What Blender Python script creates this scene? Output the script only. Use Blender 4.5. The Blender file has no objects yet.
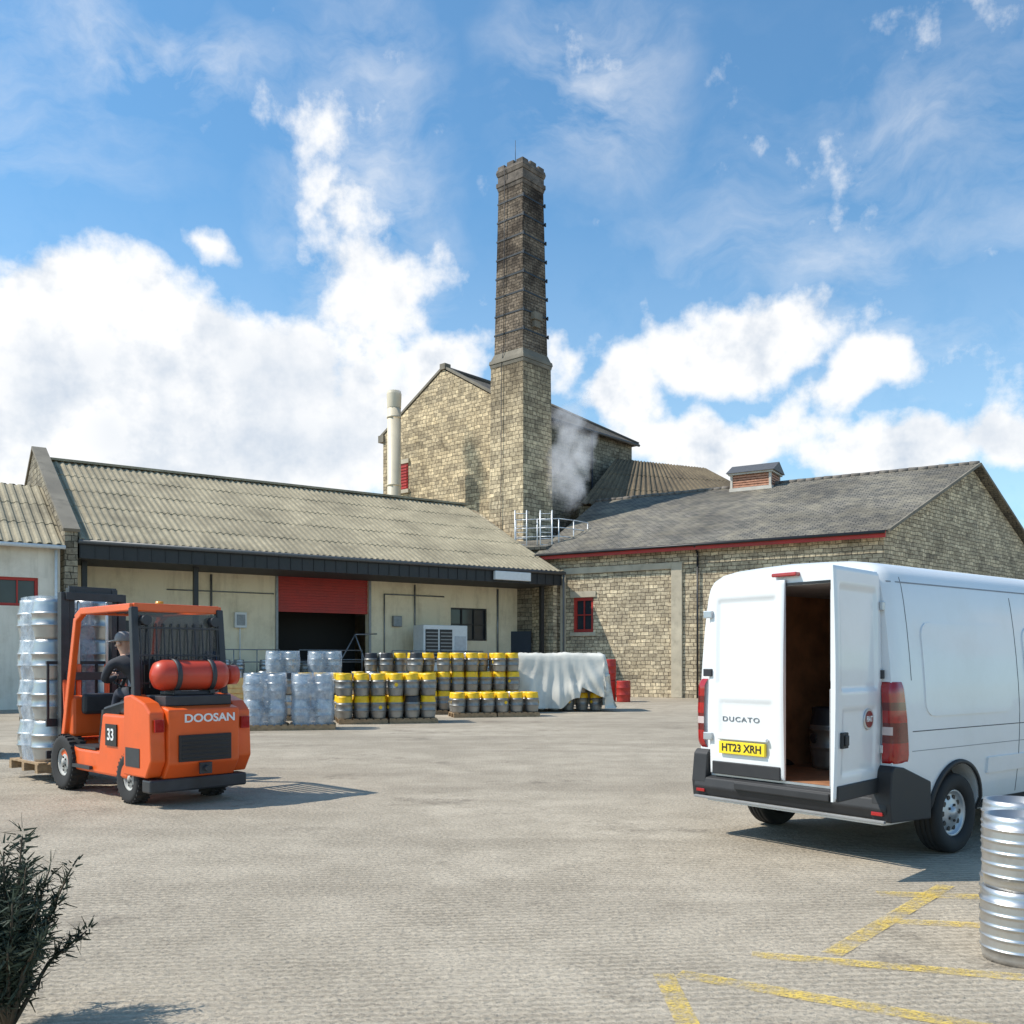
import bpy, bmesh, math, random
from mathutils import Vector, Matrix, noise as mnoise
random.seed(7)
scene = bpy.context.scene
COL = scene.collection
R = math.radians

# ------------------------------------------------------------------ helpers
def link(o, parent=None):
    COL.objects.link(o)
    if parent is not None:
        o.parent = parent
    return o

def metric_uv(me):
    uvl = me.uv_layers.new(name="UVMap")
    vs = me.vertices
    for p in me.polygons:
        n = p.normal
        if abs(n.z) > 0.995:
            t = Vector((1, 0, 0)); b = Vector((0, 1, 0))
        else:
            t = Vector((0, 0, 1)).cross(n)
            if t.length < 1e-6: t = Vector((1, 0, 0))
            t.normalize(); b = n.cross(t)
        for li in p.loop_indices:
            co = vs[me.loops[li].vertex_index].co
            uvl.data[li].uv = (co.dot(t), co.dot(b))

class MB:
    def __init__(s):
        s.v = []; s.f = []; s.m = []; s.s = []
    def add(s, verts, faces, mat=0, smooth=False):
        o = len(s.v)
        s.v += [tuple(v) for v in verts]
        for f in faces:
            s.f.append([i + o for i in f]); s.m.append(mat); s.s.append(smooth)
        return s
    def box(s, x0, x1, y0, y1, z0, z1, mat=0):
        v = [(x0,y0,z0),(x1,y0,z0),(x1,y1,z0),(x0,y1,z0),(x0,y0,z1),(x1,y0,z1),(x1,y1,z1),(x0,y1,z1)]
        return s.add(v, [(0,3,2,1),(4,5,6,7),(0,1,5,4),(1,2,6,5),(2,3,7,6),(3,0,4,7)], mat)
    def beam(s, p0, p1, w, h, mat=0):
        p0 = Vector(p0); p1 = Vector(p1); d = (p1-p0).normalized()
        up = Vector((0,0,1)) if abs(d.z) < .95 else Vector((0,1,0))
        a = d.cross(up).normalized(); b = a.cross(d).normalized()
        v = []
        for p in (p0, p1):
            for sx, sy in ((-1,-1),(1,-1),(1,1),(-1,1)):
                v.append(p + a*sx*w/2 + b*sy*h/2)
        return s.add(v, [(0,3,2,1),(4,5,6,7),(0,1,5,4),(1,2,6,5),(2,3,7,6),(3,0,4,7)], mat)
    def cyl(s, p0, p1, r0, r1=None, seg=14, mat=0, caps=True, smooth=True):
        if r1 is None: r1 = r0
        p0 = Vector(p0); p1 = Vector(p1); d = (p1-p0).normalized()
        up = Vector((0,0,1)) if abs(d.z) < .95 else Vector((1,0,0))
        a = d.cross(up).normalized(); b = a.cross(d).normalized()
        v = []
        for p, r in ((p0,r0),(p1,r1)):
            for i in range(seg):
                t = 2*math.pi*i/seg
                v.append(p + a*math.cos(t)*r + b*math.sin(t)*r)
        s.add(v, [(i,(i+1)%seg,seg+(i+1)%seg,seg+i) for i in range(seg)], mat, smooth)
        if caps:
            o = len(s.v)-2*seg
            s.f.append([o+i for i in range(seg)][::-1]); s.m.append(mat); s.s.append(False)
            s.f.append([o+seg+i for i in range(seg)]); s.m.append(mat); s.s.append(False)
        return s
    def tube(s, pts, r, seg=8, mat=0):
        for a, b in zip(pts[:-1], pts[1:]):
            s.cyl(a, b, r, r, seg, mat)
        return s
    def lathe(s, prof, seg=24, c=(0,0,0), matf=None, axis='Z', smooth=True):
        n = len(prof)
        o = len(s.v)
        for r, z in prof:
            for i in range(seg):
                t = 2*math.pi*i/seg
                p = (r*math.cos(t), r*math.sin(t), z)
                if axis == 'X': p = (z, r*math.cos(t), r*math.sin(t))
                if axis == 'Y': p = (r*math.cos(t), z, r*math.sin(t))
                s.v.append((p[0]+c[0], p[1]+c[1], p[2]+c[2]))
        for j in range(n-1):
            for i in range(seg):
                s.f.append([o+j*seg+i, o+j*seg+(i+1)%seg, o+(j+1)*seg+(i+1)%seg, o+(j+1)*seg+i])
                s.m.append(matf(j) if matf else 0); s.s.append(smooth)
        return s
    def slab(s, quad, th, mat=0):
        q = [Vector(p) for p in quad]
        n = (q[1]-q[0]).cross(q[-1]-q[0]).normalized()
        if n.z < 0: n = -n
        k = len(q)
        v = q + [p - n*th for p in q]
        f = [tuple(range(k)), tuple(range(2*k-1, k-1, -1))]
        for i in range(k): f.append((i, i+k, (i+1)%k+k, (i+1)%k))
        return s.add(v, f, mat)
    def prism(s, base, z0, ztops, mat=0):
        k = len(base)
        if not hasattr(ztops, '__len__'): ztops = [ztops]*k
        v = [(x,y,z0) for x,y in base] + [(x,y,z) for (x,y),z in zip(base, ztops)]
        f = [tuple(range(k))[::-1], tuple(range(k,2*k))]
        for i in range(k): f.append((i,(i+1)%k,(i+1)%k+k,i+k))
        return s.add(v, f, mat)
    def extr(s, poly, d, mat=0):
        p = [Vector(q) for q in poly]; d = Vector(d); k = len(p)
        v = p + [q+d for q in p]
        f = [tuple(range(k)), tuple(range(2*k-1,k-1,-1))]
        for i in range(k): f.append((i,i+k,(i+1)%k+k,(i+1)%k))
        return s.add(v, f, mat)
    def mesh(s, name, mats, recalc=True):
        me = bpy.data.meshes.new(name)
        me.from_pydata(s.v, [], s.f)
        if not isinstance(mats, (list, tuple)): mats = [mats]
        for m in mats: me.materials.append(m)
        me.polygons.foreach_set("material_index", s.m)
        me.polygons.foreach_set("use_smooth", s.s)
        me.update()
        if recalc:
            bm = bmesh.new(); bm.from_mesh(me)
            bmesh.ops.recalc_face_normals(bm, faces=bm.faces)
            bm.to_mesh(me); bm.free(); me.update()
        metric_uv(me)
        return me
    def build(s, name, mats, parent=None, bevel=0, seg=2, recalc=True, loc=None, rot=None):
        o = bpy.data.objects.new(name, s.mesh(name, mats, recalc))
        link(o, parent)
        if loc: o.location = loc
        if rot: o.rotation_euler = rot
        if bevel:
            m = o.modifiers.new("bevel", 'BEVEL'); m.width = bevel; m.segments = seg
            m.limit_method = 'ANGLE'; m.angle_limit = R(35)
        return o

def info(o, label, category=None, group=None, kind=None):
    if label: o["label"] = label
    if category: o["category"] = category
    if group: o["group"] = group
    if kind: o["kind"] = kind
    return o

def thing(name, label, category, loc=(0,0,0), rz=0, group=None):
    e = bpy.data.objects.new(name, None)
    e.empty_display_size = .3
    e.location = loc; e.rotation_euler = (0,0,rz)
    link(e)
    return info(e, label, category, group)

def text_mesh(txt, size, name, mat, parent, loc, rot, extrude=.004, bold=0.0, sx=1.0, space=1.0):
    c = bpy.data.curves.new(name, 'FONT'); c.body = txt; c.size = size
    c.extrude = extrude; c.offset = bold; c.align_x = 'CENTER'; c.align_y = 'CENTER'; c.space_character = space
    t = bpy.data.objects.new(name+"_tmp", c); COL.objects.link(t)
    bpy.context.view_layer.update()
    me = bpy.data.meshes.new_from_object(t.evaluated_get(bpy.context.evaluated_depsgraph_get()))
    bpy.data.objects.remove(t)
    me.materials.clear(); me.materials.append(mat)
    o = bpy.data.objects.new(name, me); link(o, parent)
    o.location = loc; o.rotation_euler = rot; o.scale = (sx,1,1)
    return o

# ------------------------------------------------------------------ materials
def newmat(name):
    m = bpy.data.materials.new(name); m.use_nodes = True
    nt = m.node_tree; b = nt.nodes["Principled BSDF"]
    return m, nt, b
def N(nt, t, **kw):
    n = nt.nodes.new(t)
    for k, v in kw.items(): setattr(n, k, v)
    return n
def math_n(nt, op, a, b=None, c=None, clamp=False):
    n = nt.nodes.new('ShaderNodeMath'); n.operation = op; n.use_clamp = clamp
    for i, x in enumerate((a, b, c)):
        if x is None: continue
        if isinstance(x, (int, float)): n.inputs[i].default_value = x
        else: nt.links.new(x, n.inputs[i])
    return n.outputs[0]
def mixc(nt, fac, a, b, mode='MIX'):
    n = nt.nodes.new('ShaderNodeMix'); n.data_type = 'RGBA'; n.blend_type = mode
    for s, x in ((n.inputs[0], fac), (n.inputs[6], a), (n.inputs[7], b)):
        if isinstance(x, (int, float)): s.default_value = x
        elif isinstance(x, tuple): s.default_value = (*x, 1) if len(x) == 3 else x
        else: nt.links.new(x, s)
    return n.outputs[2]
def ramp(nt, src, p0, p1, c0=(0,0,0), c1=(1,1,1)):
    n = nt.nodes.new('ShaderNodeValToRGB')
    n.color_ramp.elements[0].position = p0; n.color_ramp.elements[1].position = p1
    n.color_ramp.elements[0].color = (*c0,1); n.color_ramp.elements[1].color = (*c1,1)
    nt.links.new(src, n.inputs[0]); return n.outputs[0]
def noise_n(nt, vec, scale, detail=5, rough=.55, out=0):
    n = N(nt, 'ShaderNodeTexNoise'); n.inputs['Scale'].default_value = scale
    n.inputs['Detail'].default_value = detail; n.inputs['Roughness'].default_value = rough
    if vec is not None: nt.links.new(vec, n.inputs['Vector'])
    return n.outputs[out]
def bump(nt, b, h, strength=.5, dist=.02):
    n = N(nt, 'ShaderNodeBump'); n.inputs['Strength'].default_value = strength
    n.inputs['Distance'].default_value = dist
    nt.links.new(h, n.inputs['Height']); nt.links.new(n.outputs[0], b.inputs['Normal'])

def plain(name, col, rough=.5, metal=0, var=.12, scale=6, coat=0, bmp=0, dirt=None):
    m, nt, b = newmat(name)
    tc = N(nt, 'ShaderNodeTexCoord')
    f = noise_n(nt, tc.outputs['Object'], scale, 4, .6)
    lo = tuple(c*(1-var) for c in col); hi = tuple(min(1, c*(1+var)) for c in col)
    c = mixc(nt, ramp(nt, f, .3, .7), lo, hi)
    if dirt:
        f2 = noise_n(nt, tc.outputs['Object'], scale*.5, 6, .7)
        c = mixc(nt, math_n(nt, 'MULTIPLY', ramp(nt, f2, .45, .75), dirt[1]), c, dirt[0])
    nt.links.new(c, b.inputs['Base Color'])
    b.inputs['Metallic'].default_value = metal
    r = math_n(nt, 'MULTIPLY_ADD', f, .25, rough-.12, clamp=True)
    nt.links.new(r, b.inputs['Roughness'])
    if coat:
        b.inputs['Coat Weight'].default_value = coat; b.inputs['Coat Roughness'].default_value = .06
    if bmp: bump(nt, b, noise_n(nt, tc.outputs['Object'], scale*8, 3), bmp, .01)
    return m

def stone(name, c1, c2, mort, bw=.42, rh=.19, sootz=None, stain=.6, mix2=.6, dist=.15):
    m, nt, b = newmat(name)
    uv = N(nt, 'ShaderNodeUVMap').outputs[0]
    tc = N(nt, 'ShaderNodeTexCoord'); ob = tc.outputs['Object']
    d = N(nt, 'ShaderNodeTexNoise'); d.inputs['Scale'].default_value = 1.9; d.inputs['Detail'].default_value = 5
    nt.links.new(uv, d.inputs['Vector'])
    vm = N(nt, 'ShaderNodeVectorMath', operation='SUBTRACT'); nt.links.new(d.outputs[1], vm.inputs[0]); vm.inputs[1].default_value = (.5,.5,.5)
    vs = N(nt, 'ShaderNodeVectorMath', operation='SCALE'); nt.links.new(vm.outputs[0], vs.inputs[0]); vs.inputs['Scale'].default_value = dist
    va = N(nt, 'ShaderNodeVectorMath', operation='ADD'); nt.links.new(uv, va.inputs[0]); nt.links.new(vs.outputs[0], va.inputs[1])
    br = N(nt, 'ShaderNodeTexBrick'); nt.links.new(va.outputs[0], br.inputs['Vector'])
    br.inputs['Scale'].default_value = 1; br.inputs['Brick Width'].default_value = bw; br.inputs['Row Height'].default_value = rh
    br.inputs['Mortar Size'].default_value = .016; br.inputs['Mortar Smooth'].default_value = .5
    br.inputs['Color1'].default_value = (*c1,1); br.inputs['Color2'].default_value = (*c2,1); br.inputs['Mortar'].default_value = (*mort,1)
    br.offset = .43; br.squash = .62; br.squash_frequency = 3
    br2 = N(nt, 'ShaderNodeTexBrick'); nt.links.new(va.outputs[0], br2.inputs['Vector'])
    br2.inputs['Scale'].default_value = 1; br2.inputs['Brick Width'].default_value = bw*1.9; br2.inputs['Row Height'].default_value = rh*2
    br2.inputs['Mortar Size'].default_value = 0.0; br2.offset = .37
    br2.inputs['Color1'].default_value = (.62,.60,.58,1); br2.inputs['Color2'].default_value = (1.25,1.19,1.08,1)
    c = mixc(nt, mix2, br.outputs[0], br2.outputs[0], 'MULTIPLY')
    f = noise_n(nt, va.outputs[0], 6, 5, .72)
    c = mixc(nt, ramp(nt, f, .30, .58), mixc(nt, 1.0, c, (.50,.48,.47), 'MULTIPLY'), c)
    big = noise_n(nt, ob, .45, 7, .72)
    c = mixc(nt, math_n(nt, 'MULTIPLY', ramp(nt, big, .47, .66), stain), c, mixc(nt, 1.0, c, (.36,.35,.34), 'MULTIPLY'))
    if sootz:
        sp = N(nt, 'ShaderNodeSeparateXYZ'); nt.links.new(ob, sp.inputs[0])
        mr = N(nt, 'ShaderNodeMapRange'); nt.links.new(sp.outputs[2], mr.inputs[0])
        mr.inputs[1].default_value = sootz[0]; mr.inputs[2].default_value = sootz[1]; mr.inputs[3].default_value = sootz[2]; mr.inputs[4].default_value = sootz[3]
        g = math_n(nt, 'MULTIPLY', mr.outputs[0], math_n(nt, 'MULTIPLY_ADD', ramp(nt, big, .35, .6), .6, .55), clamp=True)
        c = mixc(nt, g, c, mixc(nt, 1.0, c, (.26,.25,.26), 'MULTIPLY'))
    nt.links.new(c, b.inputs['Base Color'])
    b.inputs['Roughness'].default_value = .92; b.inputs['Specular IOR Level'].default_value = .2
    h = math_n(nt, 'SUBTRACT', math_n(nt, 'MULTIPLY', f, .8), br.outputs[1])
    bump(nt, b, h, .7, .035)
    return m

def slate(name, c1, c2, bw=.32, rh=.2, lich=(.3,.27,.16)):
    m, nt, b = newmat(name)
    uv = N(nt, 'ShaderNodeUVMap').outputs[0]
    br = N(nt, 'ShaderNodeTexBrick'); nt.links.new(uv, br.inputs['Vector'])
    br.inputs['Scale'].default_value = 1; br.inputs['Brick Width'].default_value = bw; br.inputs['Row Height'].default_value = rh
    br.inputs['Mortar Size'].default_value = .02; br.inputs['Mortar Smooth'].default_value = .2
    br.inputs['Color1'].default_value = (*c1,1); br.inputs['Color2'].default_value = (*c2,1); br.inputs['Mortar'].default_value = (.03,.028,.025,1)
    tc = N(nt, 'ShaderNodeTexCoord'); ob = tc.outputs['Object']
    f = noise_n(nt, ob, 1.1, 7, .72)
    c = mixc(nt, math_n(nt, 'MULTIPLY', ramp(nt, f, .45, .7), .75), br.outputs[0], lich)
    f3 = noise_n(nt, ob, .3, 5, .6)
    c = mixc(nt, math_n(nt, 'MULTIPLY', ramp(nt, f3, .4, .62), .65), c, mixc(nt, 1.0, c, (.42,.41,.40), 'MULTIPLY'))
    nt.links.new(c, b.inputs['Base Color']); b.inputs['Roughness'].default_value = .8
    h = math_n(nt, 'SUBTRACT', f, br.outputs[1]); bump(nt, b, h, .6, .03)
    return m

def sheetroof(name, c1, c2, dark):
    m, nt, b = newmat(name)
    uv = N(nt, 'ShaderNodeUVMap').outputs[0]
    mp = N(nt, 'ShaderNodeMapping'); nt.links.new(uv, mp.inputs[0]); mp.inputs['Scale'].default_value = (2.2,.16,1)
    st = noise_n(nt, mp.outputs[0], 1.6, 5, .65)
    tc = N(nt, 'ShaderNodeTexCoord'); ob = tc.outputs['Object']
    f = noise_n(nt, ob, .45, 6, .7); g = noise_n(nt, ob, 9, 4, .7)
    c = mixc(nt, ramp(nt, st, .3, .7), c1, c2)
    c = mixc(nt, math_n(nt, 'MULTIPLY', ramp(nt, f, .42, .72), .8), c, dark)
    c = mixc(nt, math_n(nt, 'MULTIPLY', ramp(nt, g, .5, .75), .45), c, mixc(nt, 1.0, c, (.45,.43,.38), 'MULTIPLY'))
    nt.links.new(c, b.inputs['Base Color']); b.inputs['Roughness'].default_value = .9; b.inputs['Specular IOR Level'].default_value = .2
    bump(nt, b, g, .3, .02)
    return m

def render_wall(name, col, dcol):
    m, nt, b = newmat(name)
    uv = N(nt, 'ShaderNodeUVMap').outputs[0]
    mp = N(nt, 'ShaderNodeMapping'); nt.links.new(uv, mp.inputs[0]); mp.inputs['Scale'].default_value = (1.8,.25,1)
    st = noise_n(nt, mp.outputs[0], 1.2, 6, .7)
    g = noise_n(nt, uv, .7, 6, .7)
    c = mixc(nt, math_n(nt, 'MULTIPLY', ramp(nt, st, .5, .75), .6), col, dcol)
    c = mixc(nt, math_n(nt, 'MULTIPLY', ramp(nt, g, .48, .72), .5), c, mixc(nt, 1.0, c, (.6,.55,.47), 'MULTIPLY'))
    nt.links.new(c, b.inputs['Base Color']); b.inputs['Roughness'].default_value = .85
    bump(nt, b, noise_n(nt, uv, 12, 4), .25, .01)
    return m

def glass_dark(name, col=(.02,.025,.03), alpha=None):
    m, nt, b = newmat(name)
    tc = N(nt, 'ShaderNodeTexCoord')
    f = noise_n(nt, tc.outputs['Object'], 1.5, 3)
    nt.links.new(mixc(nt, f, col, tuple(c*2.2 for c in col)), b.inputs['Base Color'])
    b.inputs['Roughness'].default_value = .08
    if alpha is not None: b.inputs['Alpha'].default_value = alpha
    return m

STONE_R = stone("stone_buff", (.86,.73,.52), (.48,.40,.285), (.19,.155,.115), .40, .17, stain=.45)
STONE_B = stone("stone_brewhouse", (.88,.72,.48), (.46,.375,.255), (.17,.14,.10), .46, .22, stain=.72)
STONE_C = stone("stone_chimney_lower", (.92,.76,.52), (.50,.41,.28), (.17,.14,.10), .44, .23, sootz=(13,18,.0,.75), stain=.4)
STONE_U = stone("brick_chimney_upper", (.54,.44,.34), (.29,.235,.18), (.10,.085,.07), .36, .16, sootz=(18,25,.5,.95), stain=.7)
STONE_D = stone("stone_dark", (.44,.39,.30), (.23,.20,.15), (.10,.09,.07), .45, .22, stain=.6)
ASHLAR = plain("dressed_stone", (.52,.45,.335), .9, var=.25, scale=3, bmp=.3, dirt=((.18,.15,.12),.5))
ASHD = plain("weathered_coping", (.23,.20,.155), .9, var=.35, scale=2, bmp=.3, dirt=((.05,.045,.04),.7))
SLATE = slate("slate_roof", (.13,.12,.10), (.25,.22,.175), lich=(.33,.285,.20))
SLATE2 = slate("slate_roof_brown", (.10,.08,.06), (.16,.13,.095), .4, .25, lich=(.2,.16,.1))
ASB = sheetroof("fibre_cement_sheet", (.46,.395,.275), (.32,.275,.19), (.18,.155,.11))
ASB2 = sheetroof("ribbed_sheet_brown", (.24,.19,.125), (.14,.11,.075), (.08,.065,.05))
CREAM = render_wall("cream_render", (.92,.80,.58), (.55,.45,.30))
WHITEW = render_wall("white_render", (.82,.74,.62), (.52,.46,.36))
BLACK = plain("black_paint", (.018,.018,.02), .45, var=.4, scale=2)
GREYST = plain("grey_steel", (.25,.26,.27), .45, .6, .2)
GALV = plain("galvanised_steel", (.55,.56,.58), .38, .85, .15, 5)
REDP = plain("red_paint", (.45,.03,.02), .5, var=.25, scale=2, dirt=((.16,.03,.02),.5))
CONC = plain("dock_concrete", (.24,.22,.19), .9, var=.3, scale=2, bmp=.3)
WOOD = plain("pallet_wood", (.34,.23,.13), .8, var=.35, scale=9)
RUBBER = plain("tyre_rubber", (.022,.021,.021), .8, var=.3, scale=8)
GLASS = glass_dark("window_glass")
WPLAST = plain("white_plastic", (.76,.77,.76), .45, var=.06)
YELP = plain("yellow_plastic", (.90,.52,.01), .45, var=.2, scale=12)
BLUEP = plain("blue_plastic", (.03,.12,.35), .45, var=.15)
BLKP = plain("black_plastic",(.03,.03,.035),.5)

# ------------------------------------------------------------------ camera
EYE = 1.65; F = 950.0; HOR = 662
cam = bpy.data.cameras.new("Camera"); camo = bpy.data.objects.new("Camera", cam); COL.objects.link(camo)
camo.location = (0,0,EYE); camo.rotation_euler = (R(90),0,0)
cam.sensor_width = 36; cam.lens = 36*F/1024; cam.shift_y = (HOR-512)/1024
cam.clip_start = .1; cam.clip_end = 5000
scene.camera = camo
scene.view_settings.view_transform = 'Standard'; scene.view_settings.look = 'None'; scene.view_settings.exposure = 0

# ------------------------------------------------------------------ light & sky
EL = R(50)
sdir = Vector((-1, -.08, 0)).normalized()*math.cos(EL) + Vector((0,0,math.sin(EL)))
sun = bpy.data.lights.new("sun", 'SUN'); sun.energy = 5.0; sun.angle = R(.53); sun.color = (1,.945,.85)
so = bpy.data.objects.new("sun", sun); COL.objects.link(so)
so.rotation_euler = sdir.to_track_quat('Z','Y').to_euler(); so.location = (-40,5,60)

world = bpy.data.worlds.new("World"); scene.world = world; world.use_nodes = True
nt = world.node_tree; nt.nodes.clear()
out = N(nt, 'ShaderNodeOutputWorld')
sky = N(nt, 'ShaderNodeTexSky'); sky.sky_type = 'NISHITA'; sky.sun_disc = False
sky.sun_elevation = EL; sky.sun_rotation = math.atan2(sdir.x, sdir.y) % (2*math.pi)
sky.altitude = 200; sky.air_density = 1.0; sky.dust_density = .6; sky.ozone_density = 1.6
bg1 = N(nt, 'ShaderNodeBackground'); bg1.inputs[1].default_value = .15
hs = N(nt, 'ShaderNodeHueSaturation'); hs.inputs['Saturation'].default_value = 1.15
nt.links.new(sky.outputs[0], hs.inputs['Color'])
nt.links.new(mixc(nt, 1.0, hs.outputs[0], (.92,1.30,1.30), 'MULTIPLY'), bg1.inputs[0])
tc = N(nt, 'ShaderNodeTexCoord'); gen = tc.outputs['Generated']
sep = N(nt, 'ShaderNodeSeparateXYZ'); nt.links.new(gen, sep.inputs[0])
X, Y, Z = sep.outputs
az = math_n(nt, 'ARCTAN2', X, Y)
hyp = math_n(nt, 'SQRT', math_n(nt, 'ADD', math_n(nt, 'MULTIPLY', X, X), math_n(nt, 'MULTIPLY', Y, Y)))
elv = math_n(nt, 'ARCTAN2', Z, hyp)
cmb = N(nt, 'ShaderNodeCombineXYZ'); nt.links.new(az, cmb.inputs[0]); nt.links.new(elv, cmb.inputs[1])
wn = N(nt, 'ShaderNodeTexNoise'); wn.inputs['Scale'].default_value = 8; wn.inputs['Detail'].default_value = 4
nt.links.new(cmb.outputs[0], wn.inputs['Vector'])
ws = N(nt, 'ShaderNodeVectorMath', operation='SUBTRACT'); nt.links.new(wn.outputs[1], ws.inputs[0]); ws.inputs[1].default_value = (.5,.5,.5)
wsc = N(nt, 'ShaderNodeVectorMath', operation='SCALE'); nt.links.new(ws.outputs[0], wsc.inputs[0]); wsc.inputs['Scale'].default_value = .11
wa = N(nt, 'ShaderNodeVectorMath', operation='ADD'); nt.links.new(cmb.outputs[0], wa.inputs[0]); nt.links.new(wsc.outputs[0], wa.inputs[1])
skyv = wa.outputs[0]
def ae(x, y):
    dx = (x-512)/950; dz = (662-y)/950
    return math.atan(dx), math.atan2(dz, math.hypot(1, dx))
def blobs(lst):
    acc = None
    for (x, y, rx, ry, w) in lst:
        a, e = ae(x, y)
        s1 = N(nt, 'ShaderNodeVectorMath', operation='SUBTRACT'); nt.links.new(skyv, s1.inputs[0]); s1.inputs[1].default_value = (a, e, 0)
        s2 = N(nt, 'ShaderNodeVectorMath', operation='MULTIPLY'); nt.links.new(s1.outputs[0], s2.inputs[0]); s2.inputs[1].default_value = (900/rx, 900/ry, 0)
        s3 = N(nt, 'ShaderNodeVectorMath', operation='LENGTH'); nt.links.new(s2.outputs[0], s3.inputs[0])
        v = math_n(nt, 'MULTIPLY', math_n(nt, 'SUBTRACT', 1.0, s3.outputs['Value'], clamp=True), w)
        acc = v if acc is None else math_n(nt, 'SMOOTH_MAX', acc, v, .12)
    return acc
cum = blobs([(70,360,170,105,1),(170,350,150,95,1),(270,375,120,85,.95),(120,440,260,110,1.1),(300,450,170,90,1),
             (380,410,100,85,.85),(440,370,75,60,.8),(385,290,95,105,.56),(355,190,85,95,.48),(325,110,85,70,.45),
             (740,340,115,66,.9),(620,385,75,55,.75),(565,350,45,50,.5),(720,440,140,52,.95),(870,385,95,42,.75),(900,455,130,45,.85),
             (1000,440,90,50,.75),(205,235,45,24,.50),(-250,380,300,160,1),(1350,400,300,90,.9),(2300,420,400,120,1)])
thin = blobs([(590,90,130,110,.9),(150,50,190,50,1.1),(360,210,120,230,1.0),(850,240,330,110,.6),(930,120,260,90,.6),(860,340,300,110,.75),(620,470,600,90,.9),(1300,100,400,200,.7),(-300,0,400,150,.9)])
def fbm(off, sc, det=8, rough=.6):
    v = N(nt, 'ShaderNodeVectorMath', operation='ADD'); nt.links.new(cmb.outputs[0], v.inputs[0]); v.inputs[1].default_value = off
    return noise_n(nt, v.outputs[0], sc, det, rough)
n1 = fbm((0,0,0), 10); n2 = fbm((.024,-.03,0), 10, 5)
dens = math_n(nt, 'ADD', cum, math_n(nt, 'MULTIPLY', math_n(nt, 'SUBTRACT', n1, .5), 1.25))
mr = N(nt, 'ShaderNodeMapRange', interpolation_type='SMOOTHSTEP'); nt.links.new(dens, mr.inputs[0])
mr.inputs[1].default_value = .14; mr.inputs[2].default_value = .46; mr.inputs[3].default_value = 0; mr.inputs[4].default_value = .97
mpw = N(nt, 'ShaderNodeMapping'); nt.links.new(skyv, mpw.inputs[0]); mpw.inputs['Rotation'].default_value = (0,0,-.5); mpw.inputs['Scale'].default_value = (1,2.2,1)
n3 = noise_n(nt, mpw.outputs[0], 5.5, 8, .62)
td = math_n(nt, 'MULTIPLY', thin, ramp(nt, n3, .38, .80))
tdm = math_n(nt, 'MULTIPLY', td, 1.1, clamp=True)
haze = N(nt, 'ShaderNodeMapRange'); nt.links.new(elv, haze.inputs[0])
haze.inputs[1].default_value = 0; haze.inputs[2].default_value = .45; haze.inputs[3].default_value = .35; haze.inputs[4].default_value = .03
fac = math_n(nt, 'MAXIMUM', mr.outputs[0], tdm); fac = math_n(nt, 'MAXIMUM', fac, haze.outputs[0])
light = math_n(nt, 'ADD', math_n(nt, 'MULTIPLY', math_n(nt, 'SUBTRACT', n1, n2), 3.8), .72, clamp=True)
low = fbm((3,1,0), 4.5, 3)
light = math_n(nt, 'MULTIPLY', light, math_n(nt, 'MULTIPLY_ADD', ramp(nt, low, .36, .56), .5, .55), clamp=True)
edge = N(nt, 'ShaderNodeMapRange'); nt.links.new(dens, edge.inputs[0]); edge.inputs[1].default_value = .3; edge.inputs[2].default_value = 1.05; edge.inputs[3].default_value = .48; edge.inputs[4].default_value = 0
light = math_n(nt, 'ADD', light, edge.outputs[0], clamp=True)
ccol = mixc(nt, light, (.52,.61,.73), (1.0,1.0,1.0))
bg2 = N(nt, 'ShaderNodeBackground'); bg2.inputs[1].default_value = 1.05; nt.links.new(ccol, bg2.inputs[0])
mx = N(nt, 'ShaderNodeMixShader'); nt.links.new(fac, mx.inputs[0]); nt.links.new(bg1.outputs[0], mx.inputs[1]); nt.links.new(bg2.outputs[0], mx.inputs[2])
nt.links.new(mx.outputs[0], out.inputs[0])

# ------------------------------------------------------------------ ground
m, nt, b = newmat("yard_concrete")
tc = N(nt, 'ShaderNodeTexCoord'); ob = tc.outputs['Object']
big = noise_n(nt, ob, .16, 6, .65); med = noise_n(nt, ob, 1.1, 7, .72); fine = noise_n(nt, ob, 34, 4, .7); vf = noise_n(nt, ob, 150, 2, .6)
c = mixc(nt, ramp(nt, big, .36, .62), (.36,.305,.235), (.54,.465,.365))
c = mixc(nt, math_n(nt, 'MULTIPLY', ramp(nt, med, .42, .68), .6), c, (.30,.25,.19))
mp = N(nt, 'ShaderNodeMapping'); nt.links.new(ob, mp.inputs[0]); mp.inputs['Rotation'].default_value = (0,0,R(34)); mp.inputs['Scale'].default_value = (.10,1.0,1)
trk = noise_n(nt, mp.outputs[0], .9, 5, .6)
c = mixc(nt, math_n(nt, 'MULTIPLY', ramp(nt, trk, .49, .62), .5), c, (.23,.19,.145))
mp2 = N(nt, 'ShaderNodeMapping'); nt.links.new(ob, mp2.inputs[0]); mp2.inputs['Rotation'].default_value = (0,0,R(-5))
wv = N(nt, 'ShaderNodeTexWave'); wv.bands_direction = 'Y'; wv.inputs['Scale'].default_value = 4.6; wv.inputs['Distortion'].default_value = 3.2
wv.inputs['Detail'].default_value = 3; wv.inputs['Detail Scale'].default_value = 3.5
nt.links.new(mp2.outputs[0], wv.inputs['Vector'])
pebble = N(nt, 'ShaderNodeTexVoronoi'); pebble.inputs['Scale'].default_value = 22; nt.links.new(ob, pebble.inputs['Vector'])
c = mixc(nt, math_n(nt, 'MULTIPLY', wv.outputs[1], math_n(nt, 'MULTIPLY', ramp(nt, med, .3, .6), .7)), c, (.18,.15,.112))
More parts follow.
